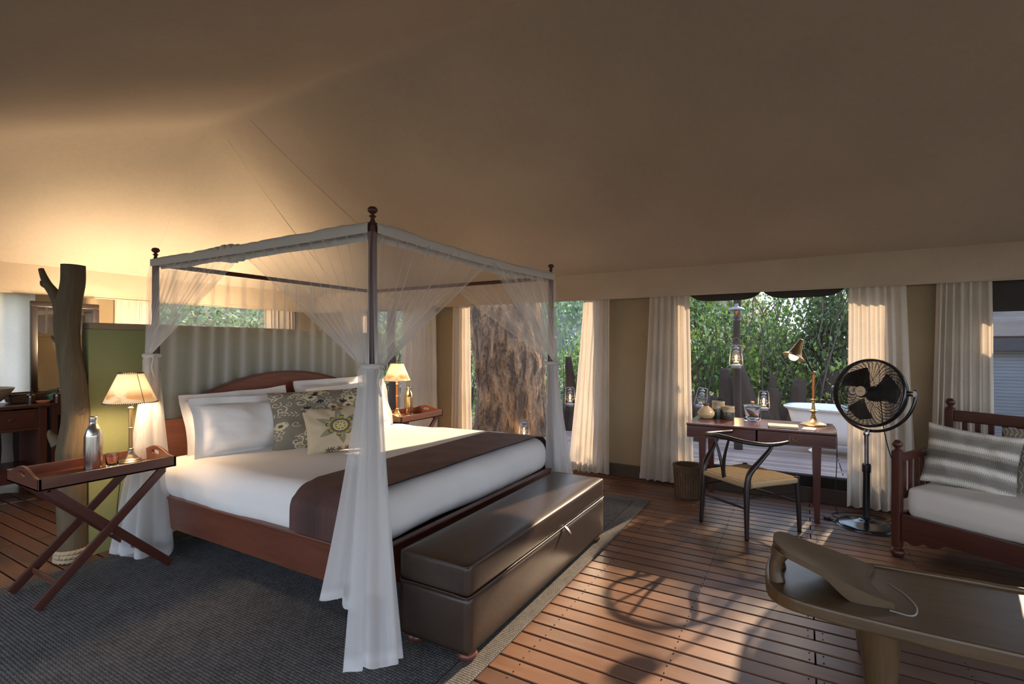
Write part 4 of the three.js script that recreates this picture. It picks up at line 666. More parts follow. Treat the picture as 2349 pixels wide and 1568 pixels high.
function pot(label, pos, r, h) {
  const p = thing('stoneware_pot', label, 'pot', pos);
  part(p, 'body', latheS([[0.001, 0], [r * 0.86, 0.001], [r * 0.96, 0.01], [r, h * 0.3], [r * 0.98, h * 0.55]], 32, 40), M.glazeDark);
  part(p, 'glazed_rim', latheS([[r * 0.98, h * 0.55], [r * 1.03, h * 0.60], [r * 1.0, h * 0.8], [r * 1.0, h], [r * 0.93, h], [r * 0.90, h * 0.6], [r * 0.88, h * 0.2], [0.001, h * 0.15]], 32, 50), M.glazeTop);
}
pot('taller green-grey stoneware pot standing behind the cream vase', [-0.735, DY, -5.40], 0.060, 0.158);
pot('shorter green-grey stoneware pot right of the cream vase', [-0.632, DY, -5.33], 0.054, 0.124);
{
  const j = thing('glass_jar', 'cylindrical glass jar with a glass lid and wooden knob on the desk', 'jar', [-0.425, DY, -5.36]);
  part(j, 'body', lathe([[0.001, 0.0], [0.075, 0.0], [0.075, 0.003], [0.075, 0.136], [0.0725, 0.136], [0.0725, 0.008], [0.001, 0.007]], 36), M.glass);
  const l = part(j, 'lid', lathe([[0.001, 0.139], [0.079, 0.139], [0.080, 0.142], [0.080, 0.147], [0.075, 0.150], [0.001, 0.152]], 36), M.glass);
  part(l, 'knob', latheS([[0.004, 0.152], [0.006, 0.156], [0.017, 0.168], [0.015, 0.182], [0.001, 0.186]], 18), std({ color: C(0.42, 0.20, 0.06), roughness: 0.5 }));
}
single('driftwood_piece', 'dark dried seed pod lying inside the glass jar', 'seed pod', [taperTube([[-0.050, 0.100, 0.0], [-0.03, 0.085, 0.01], [0.0, 0.055, 0.015], [0.035, 0.032, 0.01], [0.056, 0.020, 0.0]], [0.006, 0.018, 0.024, 0.018, 0.006], 24, 12, (t, a) => 1 + 0.2 * n2(t * 9, Math.cos(a) * 2, 3)), taperTube([[-0.045, 0.014, -0.02], [0.0, 0.016, -0.03], [0.04, 0.014, -0.01]], [0.004, 0.008, 0.004], 10, 8)], std({ color: C(0.09, 0.05, 0.03), roughness: 0.9 }), [-0.425, DY, -5.36]);
{
  const b = thing('guest_folder', 'pale printed folder lying on the front of the desk', 'folder', [-0.155, DY, -5.06], 0.06);
  const cover = printTex((g, w, h) => { g.fillStyle = '#bdb096'; g.fillRect(0, 0, w, h); g.fillStyle = '#a89a7e'; for (let i = 0; i < 40; i++) g.fillRect(hash2(i, 1, 2) * w, hash2(i, 2, 3) * h, 90 * hash2(i, 3, 4), 10); g.fillStyle = '#7d7462'; g.fillRect(w * 0.34, h * 0.3, w * 0.3, h * 0.05); g.fillRect(w * 0.38, h * 0.42, w * 0.22, h * 0.03); g.strokeStyle = '#93876d'; g.lineWidth = 5; g.strokeRect(18, 18, w - 36, h - 36); }, 512, 360);
  part(b, 'cover', boxUV(rbox(0.235, 0.004, 0.17, 0.001)).translate(0, 0.016, 0), phys({ map: rep(cover, 4.2, 5.8), roughness: 0.7 }));
  part(b, 'pages', mv(rbox(0.225, 0.013, 0.162, 0.002), 0.002, 0.0075, 0), M.paper);
}
single('note_card', 'cream letter card on the desk beside the pale folder', 'card', mv(rbox(0.10, 0.003, 0.145, 0.001), 0, 0.002, 0), M.paper, [0.045, DY, -5.06], -0.12);
{ // brass reading lamp
  const t = thing('desk_lamp', 'old brass jointed desk lamp with a bell shade leaning to the left', 'lamp', [0.08, DY, -5.34], Math.PI / 6);
  part(t, 'base', latheS([[0.001, 0.0], [0.098, 0.001], [0.102, 0.008], [0.096, 0.014], [0.070, 0.022], [0.048, 0.034], [0.030, 0.052], [0.020, 0.074], [0.017, 0.086], [0.001, 0.088]], 36, 70), M.oldbrass);
  part(t, 'turned_column', latheS([[0.017, 0.085], [0.013, 0.098], [0.020, 0.115], [0.034, 0.124], [0.034, 0.130], [0.018, 0.140], [0.013, 0.165], [0.011, 0.195], [0.018, 0.202], [0.018, 0.208], [0.012, 0.214]], 28, 80), M.oldbrass);
  part(t, 'joint', [new THREE.SphereGeometry(0.017, 16, 12).translate(0, 0.224, 0), new THREE.CylinderGeometry(0.010, 0.010, 0.05, 14).rotateZ(Math.PI / 2).translate(0, 0.224, 0)], M.oldbrass);
  part(t, 'lower_arm', [lathe([[0.008, 0.235], [0.012, 0.25], [0.0115, 0.44], [0.008, 0.46]], 18)], M.copper);
  part(t, 'joint', [new THREE.SphereGeometry(0.015, 16, 12).translate(0, 0.472, 0), new THREE.CylinderGeometry(0.008, 0.008, 0.04, 12).rotateZ(Math.PI / 2).translate(0, 0.472, 0)], M.oldbrass);
  part(t, 'upper_arm', taperTube([[0, 0.475, 0], [-0.05, 0.56, 0.005], [-0.115, 0.700, 0.012], [-0.125, 0.718, 0.013]], [0.0085, 0.0085], 12, 10), M.ebony);
  const sh0 = new THREE.Matrix4().makeRotationZ(-0.45).scale(V(1.22, 1.22, 1.22)).setPosition(-0.132, 0.735, 0.014);
  const shd = part(t, 'bell_shade', latheS([[0.001, 0.036], [0.014, 0.034], [0.020, 0.020], [0.026, -0.01], [0.036, -0.05], [0.052, -0.085], [0.076, -0.104], [0.080, -0.108], [0.074, -0.106], [0.050, -0.083], [0.034, -0.05], [0.022, -0.01], [0.012, 0.012]], 32, 80).applyMatrix4(sh0), M.oldbrass);
  part(shd, 'bulb', latheS([[0.012, -0.03], [0.020, -0.055], [0.032, -0.085], [0.034, -0.105], [0.022, -0.128], [0.001, -0.134]], 20).applyMatrix4(sh0), M.bulb);
  const sp = new THREE.SpotLight(new THREE.Color(...LAMP), 2.2, 0, 1.0, 0.6, 2); sp.position.set(-0.19, 0.655, 0.014); sp.target.position.set(-0.42, 0.0, 0.05); sp.castShadow = true; t.add(sp, sp.target);
}
single('lamp_cord', 'black cord of the brass lamp hanging off the desk end', 'cord', tube([[0.175, 0.770, -5.38], [0.21, 0.772, -5.36], [0.238, 0.765, -5.29], [0.252, 0.72, -5.27], [0.256, 0.60, -5.26], [0.252, 0.35, -5.27], [0.235, 0.12, -5.25], [0.26, 0.02, -5.18]], 0.0035, 60, 6), M.black);
{
  const p = thing('cable', 'black cable and plug lying on the boards by the fan foot', 'cable', [0, 0, 0]);
  part(p, 'wire', tube([[0.20, 0.006, -5.06], [0.28, 0.006, -4.98], [0.36, 0.006, -5.09], [0.46, 0.006, -5.25], [0.62, 0.006, -5.32], [0.40, 0.006, -5.38], [0.22, 0.006, -5.25], [0.30, 0.006, -5.10]], 0.004, 80, 6), M.black);
  part(p, 'plug', [mv(rbox(0.05, 0.03, 0.04, 0.008), 0.175, 0.017, -5.075), mv(new THREE.CylinderGeometry(0.004, 0.006, 0.03, 8).rotateZ(1.57), 0.21, 0.014, -5.06)], M.black);
}
// ------------------------------------------------------------------ wishbone-backed chair
{
  const t = thing('desk_chair', 'black curved-back wooden chair with a woven cord seat at the desk', 'chair', [-0.40, 0.0015, -4.56], Math.atan2(0.6, -0.8));
  // local: +z forward (towards the desk), +x to the chair's left
  for (const s of [-1, 1]) {
    part(t, 'leg', boxUV(taperTube([[s * 0.235, 0, -0.265], [s * 0.228, 0.2, -0.258], [s * 0.222, 0.42, -0.245], [s * 0.226, 0.50, -0.225], [s * 0.245, 0.60, -0.13], [s * 0.262, 0.68, -0.055], [s * 0.264, 0.715, -0.03]], [0.0155, 0.018, 0.0205, 0.022, 0.022, 0.018, 0.014], 50, 14), 'y'), M.ebony);
    part(t, 'leg', boxUV(taperTube([[s * 0.262, 0, 0.275], [s * 0.258, 0.2, 0.268], [s * 0.252, 0.44, 0.258]], [0.0155, 0.0185, 0.020], 24, 14), 'y'), M.ebony);
    part(t, 'stretcher', taperTube([[s * 0.226, 0.315, -0.25], [s * 0.254, 0.315, 0.262]], [0.008, 0.0105, 0.008], 12, 10), M.ebony);
    part(t, 'seat_rail', taperTube([[s * 0.222, 0.405, -0.245], [s * 0.252, 0.415, 0.258]], [0.012, 0.013, 0.012], 12, 10), M.ebony);
  }
  part(t, 'stretcher', taperTube([[-0.256, 0.235, 0.266], [0.256, 0.235, 0.266]], [0.008, 0.0105, 0.008], 12, 10), M.ebony);
  part(t, 'stretcher', taperTube([[-0.228, 0.235, -0.256], [0.228, 0.235, -0.256]], [0.008, 0.0105, 0.008], 12, 10), M.ebony);
  part(t, 'bow_rail', boxUV(taperTube([[-0.275, 0.725, 0.125], [-0.290, 0.722, 0.0], [-0.275, 0.725, -0.13], [-0.20, 0.738, -0.235], [0, 0.757, -0.290], [0.20, 0.738, -0.235], [0.275, 0.725, -0.13], [0.290, 0.722, 0.0], [0.275, 0.725, 0.125]], [0.0145, 0.0155, 0.016, 0.0175, 0.019, 0.0175, 0.016, 0.0155, 0.0145], 90, 14)), M.ebony);
  const sp = part(t, 'wishbone_splat', [taperTube([[0, 0.415, -0.250], [-0.004, 0.50, -0.262], [-0.028, 0.61, -0.272], [-0.075, 0.745, -0.278]], [0.016, 0.0145, 0.011, 0.009], 24, 10), taperTube([[0, 0.415, -0.250], [0.004, 0.50, -0.262], [0.028, 0.61, -0.272], [0.075, 0.745, -0.278]], [0.016, 0.0145, 0.011, 0.009], 24, 10)], M.ebony); void sp;
  // seat woven in four triangles that dip to the middle, with rolled edges
  const c = [[-0.228, -0.248], [0.228, -0.248], [0.262, 0.262], [-0.262, 0.262]], mid = [0, 0.0];
  const tri = (a, b) => sheet(24, 14, (s, q) => { const ex = lerp(a[0], b[0], s), ez = lerp(a[1], b[1], s), k = q; const x = lerp(ex, mid[0], k), z = lerp(ez, mid[1], k); const roll = k < 0.08 ? Math.sqrt(1 - Math.pow(1 - k / 0.08, 2)) : 1; return [x, 0.410 + 0.024 * roll - 0.022 * Math.pow(k, 1.5) + (k > 0.9 ? 0 : 0), z, s * 0.5, k * 0.27]; });
  const under = (a, b) => sheet(24, 4, (s, q) => { const x = lerp(lerp(a[0], b[0], s), mid[0], q), z = lerp(lerp(a[1], b[1], s), mid[1], q), o = q === 0 ? 1.0 : 1; return [x * o, 0.410 - 0.022 * Math.min(1, q * 4), z, s * 0.5, q * 0.27]; });
  const gs = []; for (let i = 0; i < 4; i++) { gs.push(tri(c[(i + 1) % 4], c[i])); gs.push(under(c[i], c[(i + 1) % 4])); }
  part(t, 'woven_seat', gs, M.rush);
  for (let i = 0; i < 4; i++) { const a = c[i], b = c[(i + 1) % 4]; t.children.find((o) => o.name === 'woven_seat').geometry = merge([t.children.find((o) => o.name === 'woven_seat').geometry, taperTube([[lerp(a[0], b[0], 0.05), 0.412, lerp(a[1], b[1], 0.05)], [lerp(a[0], b[0], 0.95), 0.412, lerp(a[1], b[1], 0.95)]], [0.021, 0.022, 0.021], 40, 14, (q, an, p) => 1 + 0.05 * Math.sin(q * 260))]); }
}
{
  const b = thing('waste_basket', 'round woven wicker waste basket beside the desk', 'basket', [-0.985, 0.001, -5.17]);
  const wall = (k) => sheet(64, 26, (s, t) => { const a = s * Math.PI * 2, r = lerp(0.118, 0.136, t) - k + (k ? 0 : 0.002 * Math.sin(t * 110 + (Math.floor(s * 32) % 2) * Math.PI)); return [Math.cos(a) * r, 0.004 + t * 0.300, Math.sin(a) * r, s, t]; });
  part(b, 'body', [wall(0), wall(0.008), new THREE.CylinderGeometry(0.116, 0.116, 0.01, 32).translate(0, 0.008, 0)], M.wicker);
  part(b, 'stakes', Array.from({ length: 32 }, (_, i) => { const a = i / 32 * 6.2832; return tube([[Math.cos(a) * 0.119, 0.006, Math.sin(a) * 0.119], [Math.cos(a) * 0.137, 0.30, Math.sin(a) * 0.137]], 0.0035, 2, 5); }), M.wicker);
  part(b, 'rim', taperTube(Array.from({ length: 33 }, (_, i) => { const a = i / 32 * 6.28; return [Math.cos(a) * 0.134, 0.305, Math.sin(a) * 0.134]; }), [0.011, 0.011], 128, 10, (t, a) => 1 + 0.15 * Math.sin(a * 2 + t * 160)), M.wicker);
}

// ------------------------------------------------------------------ pedestal fan
{
  const t = thing('pedestal_fan', 'black pedestal fan with a round wire cage and pale hub badge', 'fan', [0.45, 0.0015, -5.04]);
  part(t, 'base', latheS([[0.001, 0.0], [0.200, 0.0], [0.206, 0.008], [0.194, 0.022], [0.140, 0.034], [0.08, 0.046], [0.05, 0.060], [0.030, 0.064], [0.001, 0.066]], 48, 60), M.gloss);
  part(t, 'lower_pole', lathe([[0.040, 0.058], [0.030, 0.075], [0.0245, 0.085], [0.0245, 0.44], [0.030, 0.445], [0.031, 0.50], [0.026, 0.515], [0.001, 0.516]], 24), M.black);
  part(t, 'upper_pole', lathe([[0.0155, 0.51], [0.0155, 0.74], [0.022, 0.745], [0.022, 0.79], [0.001, 0.795]], 20), M.chrome);
  const head = new THREE.Matrix4().makeRotationY(-0.63).multiply(new THREE.Matrix4().makeRotationX(-0.16)).setPosition(0.018, 1.093, -0.02), at = (g) => g.applyMatrix4(head), R = 0.272;
  part(t, 'yoke', at(new THREE.TorusGeometry(R + 0.034, 0.0125, 10, 50, 3.5).rotateZ(Math.PI - 0.18).translate(0, 0, -0.06)), M.gloss);
  part(t, 'tilt_knob', [-1, 1].map((s) => at(new THREE.CylinderGeometry(0.018, 0.024, 0.05, 16).rotateZ(Math.PI / 2).translate(s * (R + 0.022), 0.02, -0.02))), M.chrome);
  part(t, 'outer_ring', at(new THREE.TorusGeometry(R, 0.0115, 12, 90).scale(1, 1, 2.6)), M.gloss);
  const guard = (dz, n, sg) => { const g = []; for (let k = 1; k <= n; k++) { const r = 0.055 + (R - 0.06) * k / n, q = Math.sqrt(1 - Math.pow(r / (R + 0.02), 2)); g.push(new THREE.TorusGeometry(r, 0.0021, 4, 72).translate(0, 0, sg * (0.012 + dz * q))); } for (let k = 0; k < 14; k++) { const a = k / 14 * 6.2832, P = []; for (let i = 0; i <= 8; i++) { const r = lerp(0.045, R - 0.004, i / 8), q = Math.sqrt(1 - Math.pow(r / (R + 0.02), 2)), aa = a + 0.18 * i / 8; P.push([Math.cos(aa) * r, Math.sin(aa) * r, sg * (0.013 + dz * q)]); } g.push(tube(P, 0.0018, 10, 5)); } return at(merge(g)); };
  part(t, 'front_guard', guard(0.085, 24, 1), M.black); part(t, 'rear_guard', guard(0.085, 24, -1), M.black);
  const blade = (k) => sheet(14, 14, (s, q) => { const r = lerp(0.045, 0.228, q), w = lerp(0.30, 0.98, Math.sqrt(Math.sin(Math.min(1, q * 0.62 + 0.12) * Math.PI * 0.62))) * (q > 0.9 ? Math.sqrt(1 - Math.pow((q - 0.9) / 0.105, 2)) : 1), a = k * 2.0944 + 0.06 + (s - 0.5) * 1.25 * w + 0.22 * q; return [Math.cos(a) * r, Math.sin(a) * r, (s - 0.5) * 0.075 * (1 - 0.35 * q) + 0.01]; });
  for (let k = 0; k < 3; k++) { const b = blade(k); part(t, 'blade', at(merge([b, b.clone().translate(0, 0, 0.002)])), M.black); }
  part(t, 'motor', at(latheS([[0.001, -0.15], [0.05, -0.148], [0.062, -0.12], [0.064, -0.06], [0.050, -0.03], [0.018, -0.025], [0.012, 0.0], [0.012, 0.05], [0.001, 0.05]], 28).rotateX(Math.PI / 2)), M.black);
  part(t, 'hub_cap', at(latheS([[0.001, -0.012], [0.047, -0.010], [0.049, 0.0], [0.045, 0.010], [0.001, 0.014]], 32).rotateX(Math.PI / 2).translate(0, 0, 0.098)), M.black);
  const badge = printTex((g, w, h) => { g.fillStyle = '#d9c6ac'; g.fillRect(0, 0, w, h); g.fillStyle = '#8c7c6a'; g.beginPath(); g.arc(w * 0.27, h * 0.49, 11, 0, 7); g.fill(); g.fillRect(w * 0.34, h * 0.47, w * 0.32, 12); g.fillRect(w * 0.42, h * 0.535, w * 0.2, 7); }, 256, 256);
  part(t, 'badge', at(new THREE.CircleGeometry(0.041, 36).translate(0, 0, 0.1125)), std({ map: badge, roughness: 0.5 }));
  single('fan_cord', 'black cord running down behind the pedestal fan to the floor', 'cord', tube([[0.55, 1.03, -5.10], [0.575, 0.80, -5.13], [0.61, 0.62, -5.14], [0.66, 0.45, -5.15], [0.68, 0.2, -5.17], [0.62, 0.02, -5.2], [0.55, 0.006, -5.26]], 0.004, 60, 6), M.black);
}

// ------------------------------------------------------------------ daybed
{
  const d = thing('daybed', 'dark mahogany slatted daybed with turned post knobs', 'daybed', [0.575, 0.0015, -4.44], -0.583);
  const L = 1.95, W = 0.74; // local: +x along the seat, -z to the back
  const post = (h) => [boxUV(latheS([[0.001, 0], [0.030, 0.002], [0.042, 0.022], [0.040, 0.042], [0.024, 0.058], [0.022, 0.066]], 18, 40), 'y'), boxUV(mv(rbox(0.054, h - 0.13, 0.054, 0.005), 0, 0.065 + (h - 0.13) / 2, 0), 'y')];
  const knob = (h) => latheS([[0.030, h - 0.066], [0.032, h - 0.058], [0.018, h - 0.046], [0.016, h - 0.040], [0.030, h - 0.022], [0.031, h - 0.006], [0.020, h + 0.012], [0.001, h + 0.017]], 20, 50);
  for (const x of [0, L]) for (const [z, h] of [[0, 0.80], [-W, 1.06]]) { const p = part(d, 'post', post(h), M.darkpost); p.position.set(x, 0, z); part(p, 'finial', knob(h), M.darkpost); }
  part(d, 'front_rail', mv(boxUV(rbox(L - 0.06, 0.135, 0.032, 0.005)), L / 2, 0.235, 0), M.darkpost); part(d, 'back_rail', mv(boxUV(rbox(L - 0.06, 0.10, 0.03, 0.005)), L / 2, 0.25, -W), M.darkpost);
  for (const x of [0, L]) part(d, 'end_rail', mv(boxUV(rbox(0.03, 0.10, W - 0.06, 0.005), 'z'), x, 0.25, -W / 2), M.darkpost);
  for (const s of [0, 1]) { const pts = [[0, 0], [0.24, 0], [0.24, -0.012]]; for (let i = 0; i <= 16; i++) { const t = i / 16; pts.push([0.24 - 0.24 * t, -0.015 - 0.035 * t - 0.022 * Math.abs(Math.sin(t * 7))]); } const g = prism(pts, 0.028, 0.002); if (s) g.rotateY(Math.PI); part(d, 'corner_bracket', boxUV(g.translate(s ? L - 0.03 : 0.03, 0.17, 0)), M.darkpost); }
  part(d, 'back_top_rail', mv(boxUV(rbox(L - 0.05, 0.085, 0.034, 0.008)), L / 2, 0.945, -W), M.darkpost); part(d, 'back_lower_rail', mv(boxUV(rbox(L - 0.05, 0.05, 0.028, 0.005)), L / 2, 0.58, -W), M.darkpost);
  for (let i = 0; i < 24; i++) part(d, 'slat', mv(boxUV(rbox(0.034, 0.31, 0.014, 0.003), 'y'), 0.09 + i * (L - 0.18) / 23, 0.755, -W), M.darkpost);
  for (const x of [0, L]) {
    part(d, 'arm', bar([x, 0.685, -0.02], [x, 0.72, -W + 0.02], 0.05, 0.05, 0.010), M.darkpost); part(d, 'arm_rail', bar([x, 0.42, -0.02], [x, 0.42, -W + 0.02], 0.028, 0.045), M.darkpost);
    for (let i = 0; i < 8; i++) part(d, 'slat', mv(boxUV(rbox(0.014, 0.25, 0.034, 0.003), 'y'), x, 0.55, -0.09 - i * (W - 0.18) / 7), M.darkpost);
  }
  part(d, 'seat_board', mv(boxUV(rbox(L - 0.06, 0.02, W - 0.05, 0.003)), L / 2, 0.27, -W / 2), M.darkpost);
  const wp = (lx, ly, lz) => { const p = V(lx, ly, lz).applyAxisAngle(V(0, 1, 0), -0.583); return [p.x + 0.575, p.y + 0.0015, p.z - 4.44]; };
  single('daybed_mattress', 'thick cream linen mattress on the dark daybed', 'mattress', boxUV(softBox(L - 0.08, 0.215, W - 0.05, 0.045, 50, 10, 24, (p, n) => { const w = 0.008 * n2(p.x * 3, p.y * 24 + p.z * 5, 3) + 0.003 * n2(p.x * 14, p.y * 30, 4); p.addScaledVector(n, w); })), M.daymat, wp(L / 2, 0.392, -W / 2 + 0.005), -0.583);
  single('cushion', 'grey and white cushion with toothed ikat stripes on the daybed', 'cushion', place(pillow(0.50, 0.43, 0.18, 0, 41, 0.07), 0.30, -0.10), cl(stripes), wp(0.27, 0.695, -0.36), -0.583 + 0.35);
  single('cushion', 'beige herringbone cushion behind the striped one on the daybed', 'cushion', place(pillow(0.60, 0.46, 0.16, 0, 45, 0.06), 0.22, 0.12), cl(herring), wp(0.68, 0.715, -0.57), -0.583 + 0.05);
}

// ------------------------------------------------------------------ carved wooden bench with a raised headrest
{
  const b = thing('carved_bench', 'low carved wooden bench with a raised headrest, worn grey-brown, in the right foreground', 'bench', [-0.16, 0, -2.78]);
  const y = 0.385, th = 0.060;
  const out = []; { const P = [[0.025, -0.27], [0.0, -0.12], [0.004, 0.08], [0.03, 0.19], [0.12, 0.275], [0.40, 0.315], [1.0, 0.325], [2.0, 0.325], [2.05, 0], [2.0, -0.325], [1.0, -0.325], [0.45, -0.312], [0.10, -0.305]]; const c = new THREE.CatmullRomCurve3(P.map(([x, z]) => V(x, 0, z)), true, 'centripetal'); for (const q of c.getPoints(90)) out.push([q.x, q.z]); }
  const slab = prism(out.map(([x, z]) => [x, -z]), th, 0.010).rotateX(-Math.PI / 2); // outline lies in x-z
  const sg = boxUV(slab.translate(0, y - th / 2, 0), 'x');
  { const p = sg.attributes.position; for (let i = 0; i < p.count; i++) if (p.getY(i) < y - th * 0.6) p.setY(i, p.getY(i) + 0.010 * n2(p.getX(i) * 6, p.getZ(i) * 6, 2)); sg.computeVertexNormals(); }
  part(b, 'slab', sg, M.bench);
  // raised lip along the far side
  for (const s of [-1]) part(b, 'side_lip', boxUV(taperTube([[0.24, y + 0.001, s * 0.278], [0.45, y + 0.004, s * 0.292], [1.0, y + 0.004, s * 0.304], [1.98, y + 0.004, s * 0.304]], [0.006, 0.013, 0.014, 0.012], 50, 10, (t, a) => 1 + 0.12 * n2(t * 30, Math.cos(a), 5))), M.bench);
  // headrest: a wide tongue of wood rising from the slab towards the end, carried on two curved uprights
  const tongue = (dy) => sheet(40, 24, (s, t) => { const x = lerp(0.035, 0.46, s), wN = lerp(0.128, 0.205, smooth(0, 0.85, s)) * Math.sqrt(Math.max(0.02, 1 - Math.pow(Math.max(0, (0.16 - s) / 0.165), 2))), lift = 0.155 * Math.pow(1 - s, 1.2) * (1 + 0.10 * s) + 0.024, z = lerp(0.035, -0.035, s) + lerp(-wN, wN, t); const dish = 0.012 * (1 - Math.pow(2 * t - 1, 2)) * Math.sin(Math.min(1, s * 1.2) * Math.PI); const tp = y + lift; return [x - 0.05 * s * s * Math.sin(t * Math.PI) + 0.03 * s * t, dy ? lerp(tp + dy * (1 - 0.5 * s), y - 0.004, smooth(0.42, 0.72, s)) : tp - dish, z, x, z]; });
  const under = tongue(-0.034), topT = tongue(0); under.index.array.reverse(); under.computeVertexNormals();
  const edge = (() => { const P = [], I = []; const ring = []; for (let i = 0; i <= 40; i++) ring.push([i, 0]); for (let j = 1; j <= 24; j++) ring.push([40, j]); for (let i = 39; i >= 0; i--) ring.push([i, 24]); for (let j = 23; j >= 1; j--) ring.push([0, j]); const a = topT.attributes.position, u = under.attributes.position; ring.forEach(([i, j]) => { const k = j * 41 + i; P.push(a.getX(k), a.getY(k), a.getZ(k), u.getX(k), u.getY(k), u.getZ(k)); }); const n = ring.length; for (let i = 0; i < n; i++) { const p = i * 2, q = ((i + 1) % n) * 2; I.push(p, q, p + 1, q, q + 1, p + 1); } const g = new THREE.BufferGeometry(); g.setAttribute('position', new THREE.Float32BufferAttribute(P, 3)); g.setIndex(I); g.computeVertexNormals(); return g; })();
  const hr = part(b, 'headrest', boxUV(merge([topT, under, edge]), 'x'), M.bench);
  for (const z of [-0.05, 0.12]) part(hr, 'upright', boxUV(taperTube([[0.055, y - 0.002, z], [0.048, y + 0.05, z], [0.052, y + 0.09, z], [0.075, y + 0.142, z]], [0.034, 0.029, 0.029, 0.036], 24, 14), 'y'), M.bench);
  const leg = (x, z) => part(b, 'leg', boxUV(taperTube([[x + 0.0, 0.0, z], [x, 0.15, z], [x - 0.005, 0.30, z], [x - 0.005, y - th + 0.008, z]], [0.052, 0.062, 0.072, 0.086], 24, 9, (t, a) => 1 + 0.03 * Math.sin(a * 4.5 + t * 2)), 'y'), M.bench);
  leg(0.44, 0.185); leg(0.44, -0.185); leg(1.75, 0.185); leg(1.75, -0.185);
  // shallow carved scallop lines on the seat
  part(b, 'carved_line', [tube([[0.47, y + 0.001, 0.19], [0.54, y + 0.001, 0.20], [0.57, y + 0.001, 0.12], [0.55, y + 0.001, 0.0], [0.50, y + 0.001, -0.10]], 0.0035, 40, 6)], std({ color: C(0.34, 0.31, 0.27), roughness: 0.6 }));
}

// ------------------------------------------------------------------ outside: deck, ground, hillside
{
  const d = struct('deck');
  part(d, 'deck_frame', mv(new THREE.BoxGeometry(11, 0.2, 3.7), -1.6, -0.17, -7.55), M.dark);
  const mats = [M.greyA, M.greyB, M.greyC], geos = {};
  for (let r = 0; r < 29; r++) { const x = hash2(r, 4, 1) > 0.5 ? 0.4 : -1.8, z = -5.79 - 0.124 * r; for (const [a, b] of [[-7.1, x], [x, 3.9]]) { const L = +(b - a - 0.01).toFixed(2), o = part(d, 'plank', geos[L] ??= boxUV(rbox(L, 0.028, 0.112, 0.004), 'x', hash2(r, 1, 1)), mats[Math.floor(hash2(r, L * 10 | 0, 2) * 3)]); o.position.set((a + b) / 2, -0.034, z); } }
}
{
  const hill = (x, z) => { const d = Math.max(0, -z - 11), e = Math.max(0, -x - 12); return -0.45 + 0.25 * n2(x * 0.3, z * 0.3, 2) + Math.min(7, 0.020 * d * d) * smooth(0.5, -4.5, x) + Math.min(7, 0.020 * e * e); };
  struct('ground', sheet(120, 120, (s, t) => { const x = lerp(-55, 40, s), z = lerp(30, -55, t); return [x, hill(x, z), z, x * 0.35, z * 0.35]; }), M.ground);
  globalThis.hillY = hill;
}
// ------------------------------------------------------------------ outside: bathtub, lanterns, posts
{
  const t = thing('bathtub', 'white roll-top bathtub standing on the deck outside the desk window', 'bathtub', [0.62, -0.02, -8.30], -0.25);
  const prof = [[0.40, 0.14, 0.30], [0.55, 0.20, 0.20], [0.66, 0.27, 0.30], [0.74, 0.32, 0.46], [0.80, 0.345, 0.60], [0.855, 0.375, 0.635], [0.875, 0.39, 0.625], [0.87, 0.388, 0.605]];
  const ell = (s, rx, rz) => { const a = s * Math.PI * 2, c = Math.cos(a), q = Math.sin(a); return [Math.sign(c) * Math.pow(Math.abs(c), 0.72) * rx, Math.sign(q) * Math.pow(Math.abs(q), 0.72) * rz]; };
  const oc = new THREE.CatmullRomCurve3([V(0.30, 0.14, 0.16), V(0.62, 0.235, 0.165), V(0.72, 0.30, 0.26), V(0.79, 0.335, 0.44), V(0.83, 0.355, 0.58), V(0.87, 0.385, 0.61), V(0.885, 0.395, 0.635), V(0.86, 0.375, 0.65), V(0.82, 0.345, 0.635), V(0.78, 0.32, 0.56), V(0.72, 0.28, 0.40), V(0.60, 0.22, 0.25), V(0.30, 0.12, 0.215)]); void prof;
  part(t, 'shell', [sheet(72, 70, (s, q) => { const p = oc.getPoint(q), [x, z] = ell(s, p.x, p.y); return [x, p.z, z]; }), new THREE.CylinderGeometry(1, 1, 0.02, 40).scale(0.33, 1, 0.15).translate(0, 0.17, 0), new THREE.CylinderGeometry(1, 1, 0.01, 40).scale(0.33, 1, 0.13).translate(0, 0.218, 0)], M.enamel);
  for (const [x, z] of [[-0.42, -0.16], [0.42, -0.16], [-0.42, 0.16], [0.42, 0.16]]) part(t, 'claw_foot', taperTube([[x * 1.1, 0.22, z * 1.1], [x * 1.22, 0.14, z * 1.25], [x * 1.12, 0.06, z * 1.15], [x * 1.2, 0.015, z * 1.25]], [0.05, 0.04, 0.025, 0.035], 20, 10), M.enamel);
}
